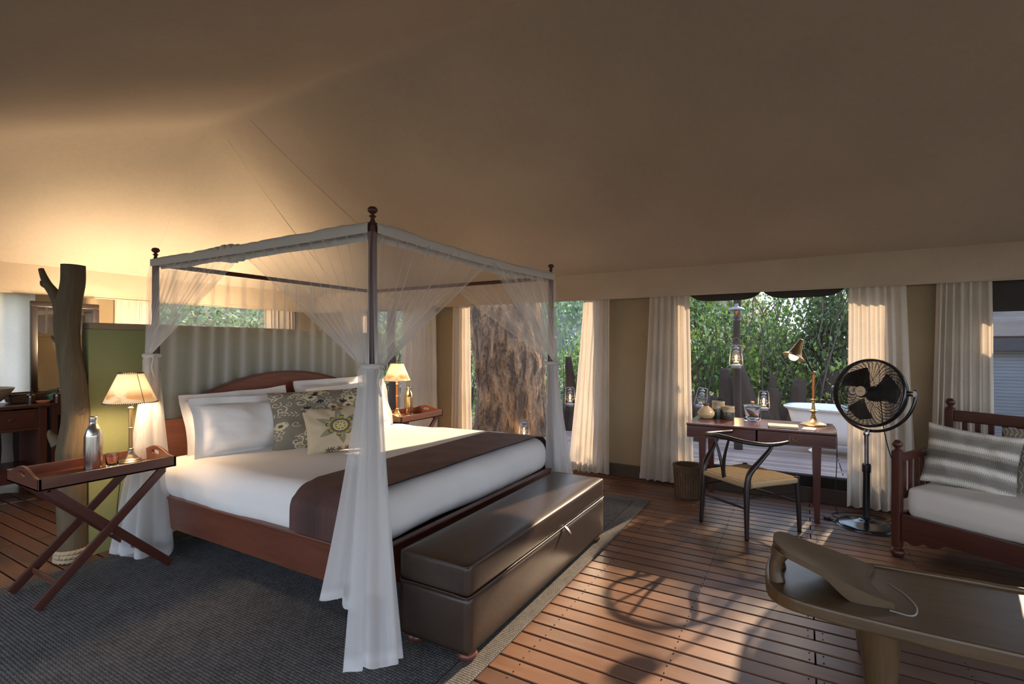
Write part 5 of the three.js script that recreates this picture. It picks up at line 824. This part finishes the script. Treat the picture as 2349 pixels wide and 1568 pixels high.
function lantern(label, pos, s = 1, lit = 0.25, hang = 0, turn = 0) { // hurricane lantern about 0.36 m tall
  const t = thing('hurricane_lantern', label, 'lantern', pos, turn); t.scale.setScalar(s);
  part(t, 'tank', latheS([[0.001, 0.0], [0.062, 0.0], [0.070, 0.008], [0.070, 0.034], [0.058, 0.048], [0.040, 0.056], [0.030, 0.066], [0.001, 0.068]], 28, 50), M.zinc);
  part(t, 'burner', lathe([[0.028, 0.064], [0.036, 0.070], [0.036, 0.084], [0.018, 0.094], [0.006, 0.100], [0.006, 0.108], [0.001, 0.108]], 20), M.brass);
  part(t, 'glass_chimney', latheS([[0.034, 0.086], [0.050, 0.110], [0.056, 0.140], [0.048, 0.180], [0.036, 0.212], [0.035, 0.220], [0.033, 0.220], [0.034, 0.212], [0.046, 0.180], [0.054, 0.140], [0.048, 0.110], [0.032, 0.088]], 28, 60), M.pane);
  part(t, 'hood', latheS([[0.040, 0.216], [0.042, 0.226], [0.028, 0.238], [0.024, 0.262], [0.040, 0.272], [0.040, 0.278], [0.022, 0.290], [0.018, 0.306], [0.001, 0.310]], 24, 60), M.zinc);
  for (const q of [-1, 1]) part(t, 'side_tube', tube([[q * 0.060, 0.030, 0], [q * 0.086, 0.045, 0], [q * 0.088, 0.070, 0], [q * 0.078, 0.20, 0], [q * 0.070, 0.290, 0], [q * 0.058, 0.312, 0], [q * 0.030, 0.316, 0], [0, 0.316, 0]], 0.0075, 40, 8), M.zinc);
  part(t, 'guard_wire', [0.12, 0.165].flatMap((y) => [new THREE.TorusGeometry(0.060, 0.0014, 5, 32).rotateX(Math.PI / 2).translate(0, y, 0)]).concat([[-1, 1], [1, 1]].map(([q]) => tube([[q * 0.05, 0.085, 0.02], [0, 0.145, 0.062], [-q * 0.045, 0.205, 0.02]], 0.0014, 12, 5))), M.zinc);
  part(t, 'bail_handle', hang ? tube([[-0.074, 0.24, 0], [-0.075, 0.33, 0], [-0.04, 0.40, 0], [0, 0.415, 0], [0.04, 0.40, 0], [0.075, 0.33, 0], [0.074, 0.24, 0]], 0.0022, 40, 6) : tube([[-0.074, 0.24, 0], [-0.088, 0.20, 0.04], [-0.06, 0.12, 0.075], [0, 0.09, 0.085], [0.06, 0.12, 0.075], [0.088, 0.20, 0.04], [0.074, 0.24, 0]], 0.0022, 40, 6), M.zinc);
  if (lit) { part(t, 'flame', latheS([[0.001, 0.106], [0.010, 0.114], [0.012, 0.124], [0.006, 0.140], [0.001, 0.152]], 14, 30), M.flame); const p = new THREE.PointLight(new THREE.Color(1, 0.6, 0.22), lit, 0, 2); p.position.set(0, 0.126, 0); p.castShadow = true; t.add(p); }
  return t;
}
lantern('lit hurricane lantern on the deck in front of the big tree trunk', [-3.745, -0.018, -6.86], 1.12, 0.22);
function stump(label, x, z, h, r, sd, lean = 0, y0 = -0.3) {
  const g = taperTube([[0, 0, 0], [lean * 0.25 + 0.02 * n2(sd, 1), h * 0.35, 0.02 * n2(sd, 2)], [lean * 0.6 + 0.04 * n2(sd, 3), h * 0.7, 0.03 * n2(sd, 4)], [lean, h, 0]], [r * 1.15, r, r * 0.92, r * 0.72], 40, 22, (t, a, q) => (1 + 0.20 * n2(Math.cos(a) * 1.4 + sd * 3, Math.sin(a) * 1.4 + q.y * 1.7, 5) + 0.06 * Math.sin(a * 7 + sd)) * (t > 0.9 ? 1 - 0.45 * (t - 0.9) * 10 * (0.5 + 0.5 * n2(a * 2, sd, 9)) : 1));
  const p = g.attributes.position, uv = new Float32Array(p.count * 2); for (let i = 0; i < p.count; i++) { uv[i * 2] = p.getY(i); uv[i * 2 + 1] = Math.atan2(p.getZ(i), p.getX(i)) / 6.2832; } g.setAttribute('uv', new THREE.BufferAttribute(uv, 2));
  return single('driftwood_stump', label, 'stump', g, M.stump, [x, y0, z], 0);
}
stump('short sawn stump carrying a lit lantern beyond the tree window', -3.62, -8.35, 0.83, 0.13, 1, 0, -0.42);
lantern('lit hurricane lantern standing on a sawn stump beyond the tree window', [-3.62, 0.40, -8.35], 1.06, 0.2, 0, 0.4);
stump('straight dark fence stump with a flat top right of the tree trunk', -3.77, -8.60, 1.70, 0.085, 2, 0, -0.42);
stump('forked grey fence stump beside the cream curtain in the tree window', -3.42, -8.52, 1.62, 0.10, 3, 0.06, -0.42);
stump('leaning dark fence stump half behind the tree window curtain', -3.28, -8.70, 1.85, 0.08, 4, 0.05, -0.42);
stump('low dark block of wood at the foot of the tree window curtain', -3.30, -8.10, 0.52, 0.15, 5, 0, -0.42);
stump('reddish stump close against the right flank of the big trunk', -3.95, -7.55, 0.95, 0.10, 14, 0, -0.32);
const DW = [[-1.60, -9.6, 1.0, 0.20, 6, 0.2, 'broad dark driftwood stump behind the cream vase'], [-1.12, -9.7, 1.50, 0.14, 7, -0.1, 'dark driftwood stump left of the lantern post'], [-0.72, -9.4, 1.55, 0.15, 8, -0.24, 'leaning driftwood trunk just right of the lantern post'], [-0.52, -9.5, 1.20, 0.15, 9, 0.1, 'stout driftwood stump behind the glass jar'], [-0.36, -9.5, 1.40, 0.08, 10, -0.08, 'thin upright driftwood piece between jar and bathtub'], [-0.20, -9.6, 1.35, 0.13, 11, 0.16, 'hooked driftwood stump left of the bathtub'], [0.02, -9.7, 1.25, 0.12, 12, -0.12, 'twisted driftwood stump behind the bathtub rim'], [0.30, -10.0, 1.50, 0.17, 13, 0.1, 'tall brushy driftwood stump behind the desk lamp']];
for (const [x, z, h, r, sd, ln, l] of DW) stump(l, x, z, h, r, sd, ln, -0.42);
single('driftwood_log', 'fallen dark log lying across the bank behind the desk pots', 'log', taperTube([[-2.0, 0, 0.05], [-1.2, 0.12, 0], [-0.3, 0.1, 0.02], [0.4, 0.0, 0]], [0.2, 0.26, 0.24, 0.18], 40, 18, (t, a) => 1 + 0.15 * n2(t * 9, Math.cos(a) * 2, 6)), M.stump, [-0.5, 0.18, -9.9]);
{ // slim post with the hanging lamps
  const p = thing('lantern_post', 'slim dark pole outside the desk window with two lanterns hanging from it', 'post', [-0.83, -0.42, -8.0]);
  part(p, 'pole', boxUV(taperTube([[0.02, 0, 0], [0, 1.2, 0.02], [-0.01, 2.1, 0], [0.01, 2.85, 0]], [0.062, 0.054, 0.052, 0.048], 40, 14, (t, a) => 1 + 0.08 * n2(t * 12, Math.cos(a) * 2, 3)), 'y'), M.stump);
  part(p, 'hook_branch', [taperTube([[0, 2.62, 0], [0.02, 2.68, 0.25], [0.03, 2.66, 0.42]], [0.022, 0.018, 0.012], 14, 8), taperTube([[0, 1.98, 0.03], [0.0, 2.02, 0.12], [0.0, 2.0, 0.17]], [0.014, 0.012, 0.008], 10, 8)], M.stump);
}
lantern('lit hurricane lantern hanging on the slim pole outside the desk window', [-0.83, 1.165, -7.83], 1.02, 0.35, 1);
{
  const g = thing('glass_pendant', 'unlit glass well lamp hanging high on the slim pole outside', 'pendant lamp', [-0.80, 1.915, -7.58]);
  part(g, 'cap', latheS([[0.001, 0.145], [0.024, 0.143], [0.026, 0.115], [0.036, 0.105], [0.084, 0.088], [0.104, 0.070], [0.108, 0.062], [0.100, 0.060], [0.06, 0.075], [0.001, 0.08]], 28, 60), M.zinc);
  part(g, 'glass_bowl', latheS([[0.072, 0.068], [0.070, 0.0], [0.060, -0.055], [0.030, -0.080], [0.001, -0.084]], 28, 40), M.pane);
  part(g, 'lamp_holder', lathe([[0.001, 0.08], [0.022, 0.078], [0.022, 0.03], [0.014, 0.02], [0.014, -0.01], [0.001, -0.012]], 16), M.copper);
  part(g, 'rod', tube([[0, 0.14, 0], [0, 0.26, 0.0], [0.0, 0.335, 0.0]], 0.006, 8, 6), M.black);
}
stump('flat dark plinth stump carrying the lantern seen behind the glass jar', -0.52, -8.55, 0.93, 0.12, 15, 0, -0.42);
lantern('lit hurricane lantern on a stump seen right of the glass jar', [-0.52, 0.50, -8.55], 0.92, 0.35);
stump('dark plinth stump under the tilted lantern behind the cream vase', -1.42, -8.40, 0.93, 0.11, 16, 0, -0.42);
lantern('unlit hurricane lantern tilted behind the cream vase and pots', [-1.42, 0.50, -8.40], 1.0, 0, 0, 0.3).rotation.z = -0.16;
// ------------------------------------------------------------------ outside: the great tree by the left window
{
  const t = thing('big_tree', 'huge rough-barked tree trunk filling the window behind the bed', 'tree', [-4.38, -0.45, -7.55]);
  const f = (tt, a, q) => 1 + 0.13 * n2(Math.cos(a) * 1.3 + 7, Math.sin(a) * 1.3 + q.y * 0.7, 5) + 0.045 * n2(a * 3.2, q.y * 1.1, 6) + 0.045 * n2(a * 7 + 0.8 * n2(q.y * 1.4, a), q.y * 1.3, 8) + 0.022 * n2(a * 19, q.y * 3.5, 9) + 0.35 * Math.pow(1 - tt, 14) * (1 + 0.6 * Math.sin(a * 4 + 1));
  const g0 = 0; void g0; const g = taperTube([[0.03, 0, 0], [0.02, 0.7, 0], [0, 1.5, 0], [-0.10, 2.3, 0], [-0.22, 3.2, -0.1], [-0.25, 5.2, -0.3]], [0.60, 0.57, 0.58, 0.60, 0.62, 0.50], 200, 110, f);
  const p = g.attributes.position, uv = new Float32Array(p.count * 2); for (let i = 0; i < p.count; i++) { uv[i * 2] = Math.atan2(p.getZ(i), p.getX(i)) / 6.2832 * 2; uv[i * 2 + 1] = p.getY(i) * 0.62; } g.setAttribute('uv', new THREE.BufferAttribute(uv, 2));
  part(t, 'trunk', g, M.bark);
  part(t, 'limb', boxUV(taperTube([[-0.2, 3.4, 0], [0.5, 4.3, -0.5], [1.2, 5.0, -1.2], [1.6, 5.8, -2]], [0.34, 0.26, 0.2, 0.12], 30, 14), 'y'), M.bark);
  part(t, 'limb', boxUV(taperTube([[-0.2, 4.6, -0.2], [-0.8, 5.4, -0.4], [-1.6, 6.2, -0.6]], [0.36, 0.26, 0.14], 30, 14), 'y'), M.bark);
}
single('thin_trunk', 'slender tree trunk outside, seen behind the second bedside lamp', 'tree', boxUV(taperTube([[0, 0, 0], [0.04, 1, 0], [0.0, 2.2, 0.05], [0.15, 4.0, 0]], [0.12, 0.10, 0.095, 0.07], 40, 14, (t, a) => 1 + 0.12 * n2(t * 9, Math.cos(a) * 2, 2)), 'y'), M.stump, [-7.30, -0.45, -7.75]);
// ------------------------------------------------------------------ outside: shower wall by the right window
{
  const s = thing('outdoor_screen', 'weathered beams over a blue-grey reed screen outside the right-hand window', 'screen', [2.6, 0, -6.9]);
  part(s, 'reed_panel', boxUV(mv(rbox(2.4, 1.48, 0.05, 0.006), 0.1, 0.70, 0)), M.reed);
  for (const [y, h, z, k] of [[1.50, 0.15, 0.03, 0], [1.67, 0.195, 0.05, 1], [1.82, 0.115, 0.02, 2], [1.95, 0.13, 0.04, 0]]) part(s, 'beam', boxUV(mv(rbox(2.5, h, 0.12, 0.012), 0.1, y, z), 'x', k * 0.3), k === 0 ? std({ map: T.beam, color: C(0.30, 0.33, 0.40), roughness: 0.9 }) : M.beam);
  for (const x of [-1.05, 1.2]) part(s, 'upright_post', boxUV(mv(rbox(0.12, 2.3, 0.12, 0.01), x, 0.75, -0.09), 'y'), M.beam);
}
struct('trim_4', mv(rbox(2.4, 0.38, 0.012, 0.003), 2.3, 1.96, -5.75), M.dark);
// ------------------------------------------------------------------ outside: vegetation
const leafMat = phys({ color: C(1, 1, 1), roughness: 0.85, transmission: 0.42, thickness: 0, side: DS });
const leafGeo = (w) => { const g = new THREE.BufferGeometry(); g.setAttribute('position', new THREE.Float32BufferAttribute([0, 0, 0, w, 0.45, 0.10, 0, 0.5, 0, -w, 0.45, 0.10, 0, 1, -0.06], 3)); g.setIndex([0, 1, 2, 0, 2, 3, 1, 4, 2, 2, 4, 3]); g.computeVertexNormals(); return g; };
const LG = leafGeo(0.27), mtx = new THREE.Matrix4(), qq = new THREE.Quaternion(), eu = new THREE.Euler();
function foliage(parent, name, n, where, size, cols, sd, geo = LG) {
  const m = new THREE.InstancedMesh(geo, leafMat, n), r = rng(sd), c = new THREE.Color();
  for (let i = 0; i < n; i++) {
    const p = where(r), s = size * (0.6 + 0.8 * r()); eu.set((r() - 0.5) * 2.6 + 1.9, r() * 6.283, (r() - 0.5) * 1.6); mtx.compose(p, qq.setFromEuler(eu), V(s, s, s)); m.setMatrixAt(i, mtx);
    const k = cols[Math.floor(r() * cols.length)], q = 0.7 + 0.6 * r(); m.setColorAt(i, c.setRGB(k[0] * q, k[1] * q, k[2] * q));
  }
  m.name = name; m.castShadow = m.receiveShadow = true; m.userData.kind = 'stuff'; parent.add(m); return m;
}
const GREEN = [[0.10, 0.20, 0.035], [0.14, 0.27, 0.05], [0.07, 0.15, 0.03], [0.20, 0.33, 0.06]], PALE = [[0.26, 0.36, 0.16], [0.34, 0.42, 0.24], [0.22, 0.33, 0.14], [0.40, 0.46, 0.32]], DARKG = [[0.05, 0.10, 0.025], [0.07, 0.13, 0.03], [0.09, 0.17, 0.04]], YEL = [[0.30, 0.40, 0.06], [0.24, 0.36, 0.05], [0.16, 0.28, 0.05]];
function bush(name, label, cat, x, z, w, h, d, n, size, cols, sd, y0 = -0.4, stems = 7, group) {
  const t = thing(name, label, cat, [x, y0, z], 0, group), r = rng(sd), tips = [], g = [];
  for (let i = 0; i < stems; i++) { const a = r() * 6.28, q = 0.3 + 0.7 * r(), e = V(Math.cos(a) * w / 2 * q, h * (0.55 + 0.45 * r()), Math.sin(a) * d / 2 * q); tips.push(e); g.push(taperTube([[e.x * 0.1, 0, e.z * 0.1], [e.x * 0.35 + (r() - 0.5) * 0.15, e.y * 0.4, e.z * 0.35], [e.x * 0.8, e.y * 0.8, e.z * 0.8 + (r() - 0.5) * 0.2], [e.x, e.y, e.z]], [0.03, 0.02, 0.012, 0.004], 14, 6)); for (let k = 0; k < 3; k++) { const b = e.clone().multiplyScalar(0.5 + 0.4 * r()), q2 = b.clone().add(V((r() - 0.5) * w * 0.45, (r() - 0.3) * h * 0.35, (r() - 0.5) * d * 0.45)); tips.push(q2); g.push(taperTube([b, b.clone().lerp(q2, 0.5).add(V(0, 0.05, 0)), q2], [0.010, 0.007, 0.003], 8, 5)); } }
  part(t, 'branches', g, M.twig);
  foliage(t, 'foliage', n, (q) => { const b = tips[Math.floor(q() * tips.length)], s = 0.10 + 0.16 * w * q(); return V(b.x + (q() + q() - 1) * s * 1.6, Math.max(0.05, b.y + (q() + q() - 1.1) * s * 1.3), b.z + (q() + q() - 1) * s * 1.6); }, size, cols, sd + 1);
  return t;
}
// beyond the desk window
bush('leafy_shrub', 'loose leafy shrub at the left side of the desk window view', 'shrub', -1.75, -10.2, 1.5, 2.9, 1.2, 2600, 0.11, GREEN, 21, -0.4, 9);
bush('leafy_shrub', 'bright yellow-green shrub behind the slim lantern pole', 'shrub', -0.7, -10.9, 1.9, 2.3, 1.3, 3200, 0.11, YEL, 22, -0.4, 10);
bush('leafy_shrub', 'bushy green shrub behind the brass desk lamp', 'shrub', -0.1, -11.2, 1.8, 2.3, 1.3, 3200, 0.11, GREEN, 23, -0.4, 10);
bush('leafy_shrub', 'dark shrub with hanging twigs at the right of the desk window view', 'shrub', 0.62, -10.7, 1.1, 3.3, 1.0, 4200, 0.10, DARKG, 24, -0.4, 10);
bush('leafy_shrub', 'yellow-green shrub low behind the bathtub', 'shrub', 0.5, -10.1, 1.2, 1.6, 1.0, 1000, 0.09, YEL, 25, -0.4, 7);
bush('young_tree', 'young tree whose twigs cross the top of the desk window', 'tree', -0.9, -12.6, 2.6, 3.1, 1.8, 2200, 0.13, GREEN, 26, -0.3, 12);
bush('young_tree', 'dense green tree far behind the left part of the desk window', 'tree', -2.6, -12.6, 2.6, 4.0, 2.0, 3600, 0.15, GREEN, 27, -0.3, 12);
bush('young_tree', 'dense dark tree far behind the bathtub', 'tree', 1.2, -12.8, 2.4, 4.6, 2.0, 4200, 0.15, DARKG, 28, -0.3, 12);
// beyond the tree window
bush('leafy_shrub', 'bright green shrub behind the fence stumps right of the big tree', 'shrub', -3.9, -10.2, 1.7, 2.0, 1.2, 1500, 0.10, YEL, 31, -0.4, 9);
bush('pale_bush', 'pale dry bush high on the bank right of the big tree', 'bush', -4.1, -14.0, 3.0, 3.4, 2.0, 2200, 0.13, PALE, 32, 0.0, 11);
bush('pale_bush', 'grey-green bush on the bank left of the big tree', 'bush', -8.0, -11.4, 2.4, 2.8, 1.8, 2200, 0.11, PALE, 33, -0.3, 11);
bush('leafy_shrub', 'low green shrub at the left foot of the big tree', 'shrub', -5.75, -8.3, 0.9, 0.7, 0.7, 420, 0.08, YEL, 34, -0.45, 6);
bush('pale_bush', 'grey-green bush outside behind the second bedside lamp', 'bush', -8.6, -9.2, 1.8, 2.6, 1.5, 1700, 0.10, PALE, 35, -0.4, 10);
bush('pale_bush', 'sunny pale bush outside the high left window above the partition', 'bush', -9.8, -5.6, 2.2, 2.6, 3.4, 1500, 0.11, PALE, 36, -0.4, 12);
{ // scrub over the hillside: nobody could count it
  const s = thing('hillside_scrub', 'pale scrub and undergrowth covering the bank outside the windows', 'undergrowth', [0, 0, 0]); s.userData.kind = 'stuff';
  const C0 = []; const r = rng(77);
  for (let i = 0; i < 900; i++) { let x, z; if (r() < 0.72) { x = lerp(-24, 8, r()); z = lerp(-13, -32, Math.pow(r(), 1.3)); } else { x = lerp(-13, -30, r()); z = lerp(-14, 6, r()); } C0.push(V(x, hillY(x, z), z)); }
  foliage(s, 'foliage', 42000, (q) => { const c = C0[Math.floor(q() * C0.length)], h = 0.4 + 1.6 * hash2(Math.round(c.x * 9), 3, 1); return V(c.x + (q() + q() - 1) * 1.0, c.y + h * Math.sqrt(q()), c.z + (q() + q() - 1) * 1.0); }, 0.21, PALE.concat(GREEN.slice(0, 2)), 78);
}
{ // hanging twigs and creepers outside the desk window
  const t = thing('creeper', 'tangle of dark hanging vines and twigs outside the desk window', 'vine', [0, 0, 0]); const r = rng(61), g = [], tips = [];
  for (let i = 0; i < 46; i++) { const x = lerp(-2.1, 1.9, r()), z = lerp(-9.9, -11.2, r()), y1 = 1.6 + 1.3 * r(), L = 0.7 + 1.1 * r(), P = []; let cx = x, cz = z; for (let k = 0; k <= 6; k++) { P.push([cx, y1 - L * k / 6 + 0.08 * n2(k, i, 4), cz]); cx += (r() - 0.5) * 0.26 + (i % 3 - 1) * 0.08; cz += (r() - 0.5) * 0.12; } g.push(taperTube(P, [0.013, 0.009, 0.005], 22, 5)); for (const q of P) tips.push(V(...q)); }
  for (let i = 0; i < 26; i++) { const x = lerp(-2.2, 1.9, r()), z = lerp(-9.8, -10.8, r()), e = V(x + (r() - 0.5) * 2.0, 1.0 + 1.5 * r(), z - 0.3 * r()); g.push(taperTube([[x, -0.4, z], [lerp(x, e.x, 0.35), e.y * 0.45, z], [lerp(x, e.x, 0.75), e.y * 0.85, z], e], [0.022, 0.016, 0.011, 0.004], 20, 6)); tips.push(e); }
  part(t, 'stems', g, M.twig);
  foliage(t, 'leaves', 1500, (q) => { const b = tips[Math.floor(q() * tips.length)]; return V(b.x + (q() - 0.5) * 0.3, b.y + (q() - 0.5) * 0.3, b.z + (q() - 0.5) * 0.3); }, 0.085, GREEN.concat(YEL), 62);
  const g2 = []; for (let i = 0; i < 16; i++) { const x = lerp(-4.3, -3.2, r()), z = -9.3 - 0.6 * r(), e = V(x + (r() - 0.4) * 0.9, 1.2 + 0.9 * r(), z); g2.push(taperTube([[x, 0, z], [lerp(x, e.x, 0.3), e.y * 0.5, z], [lerp(x, e.x, 0.8), e.y * 0.85, z], e], [0.014, 0.010, 0.006, 0.002], 16, 5)); }
  single('bare_twigs', 'bare dark twigs rising behind the fence stumps in the tree window', 'twigs', g2, M.twig);
}
renderer.render(scene, camera);
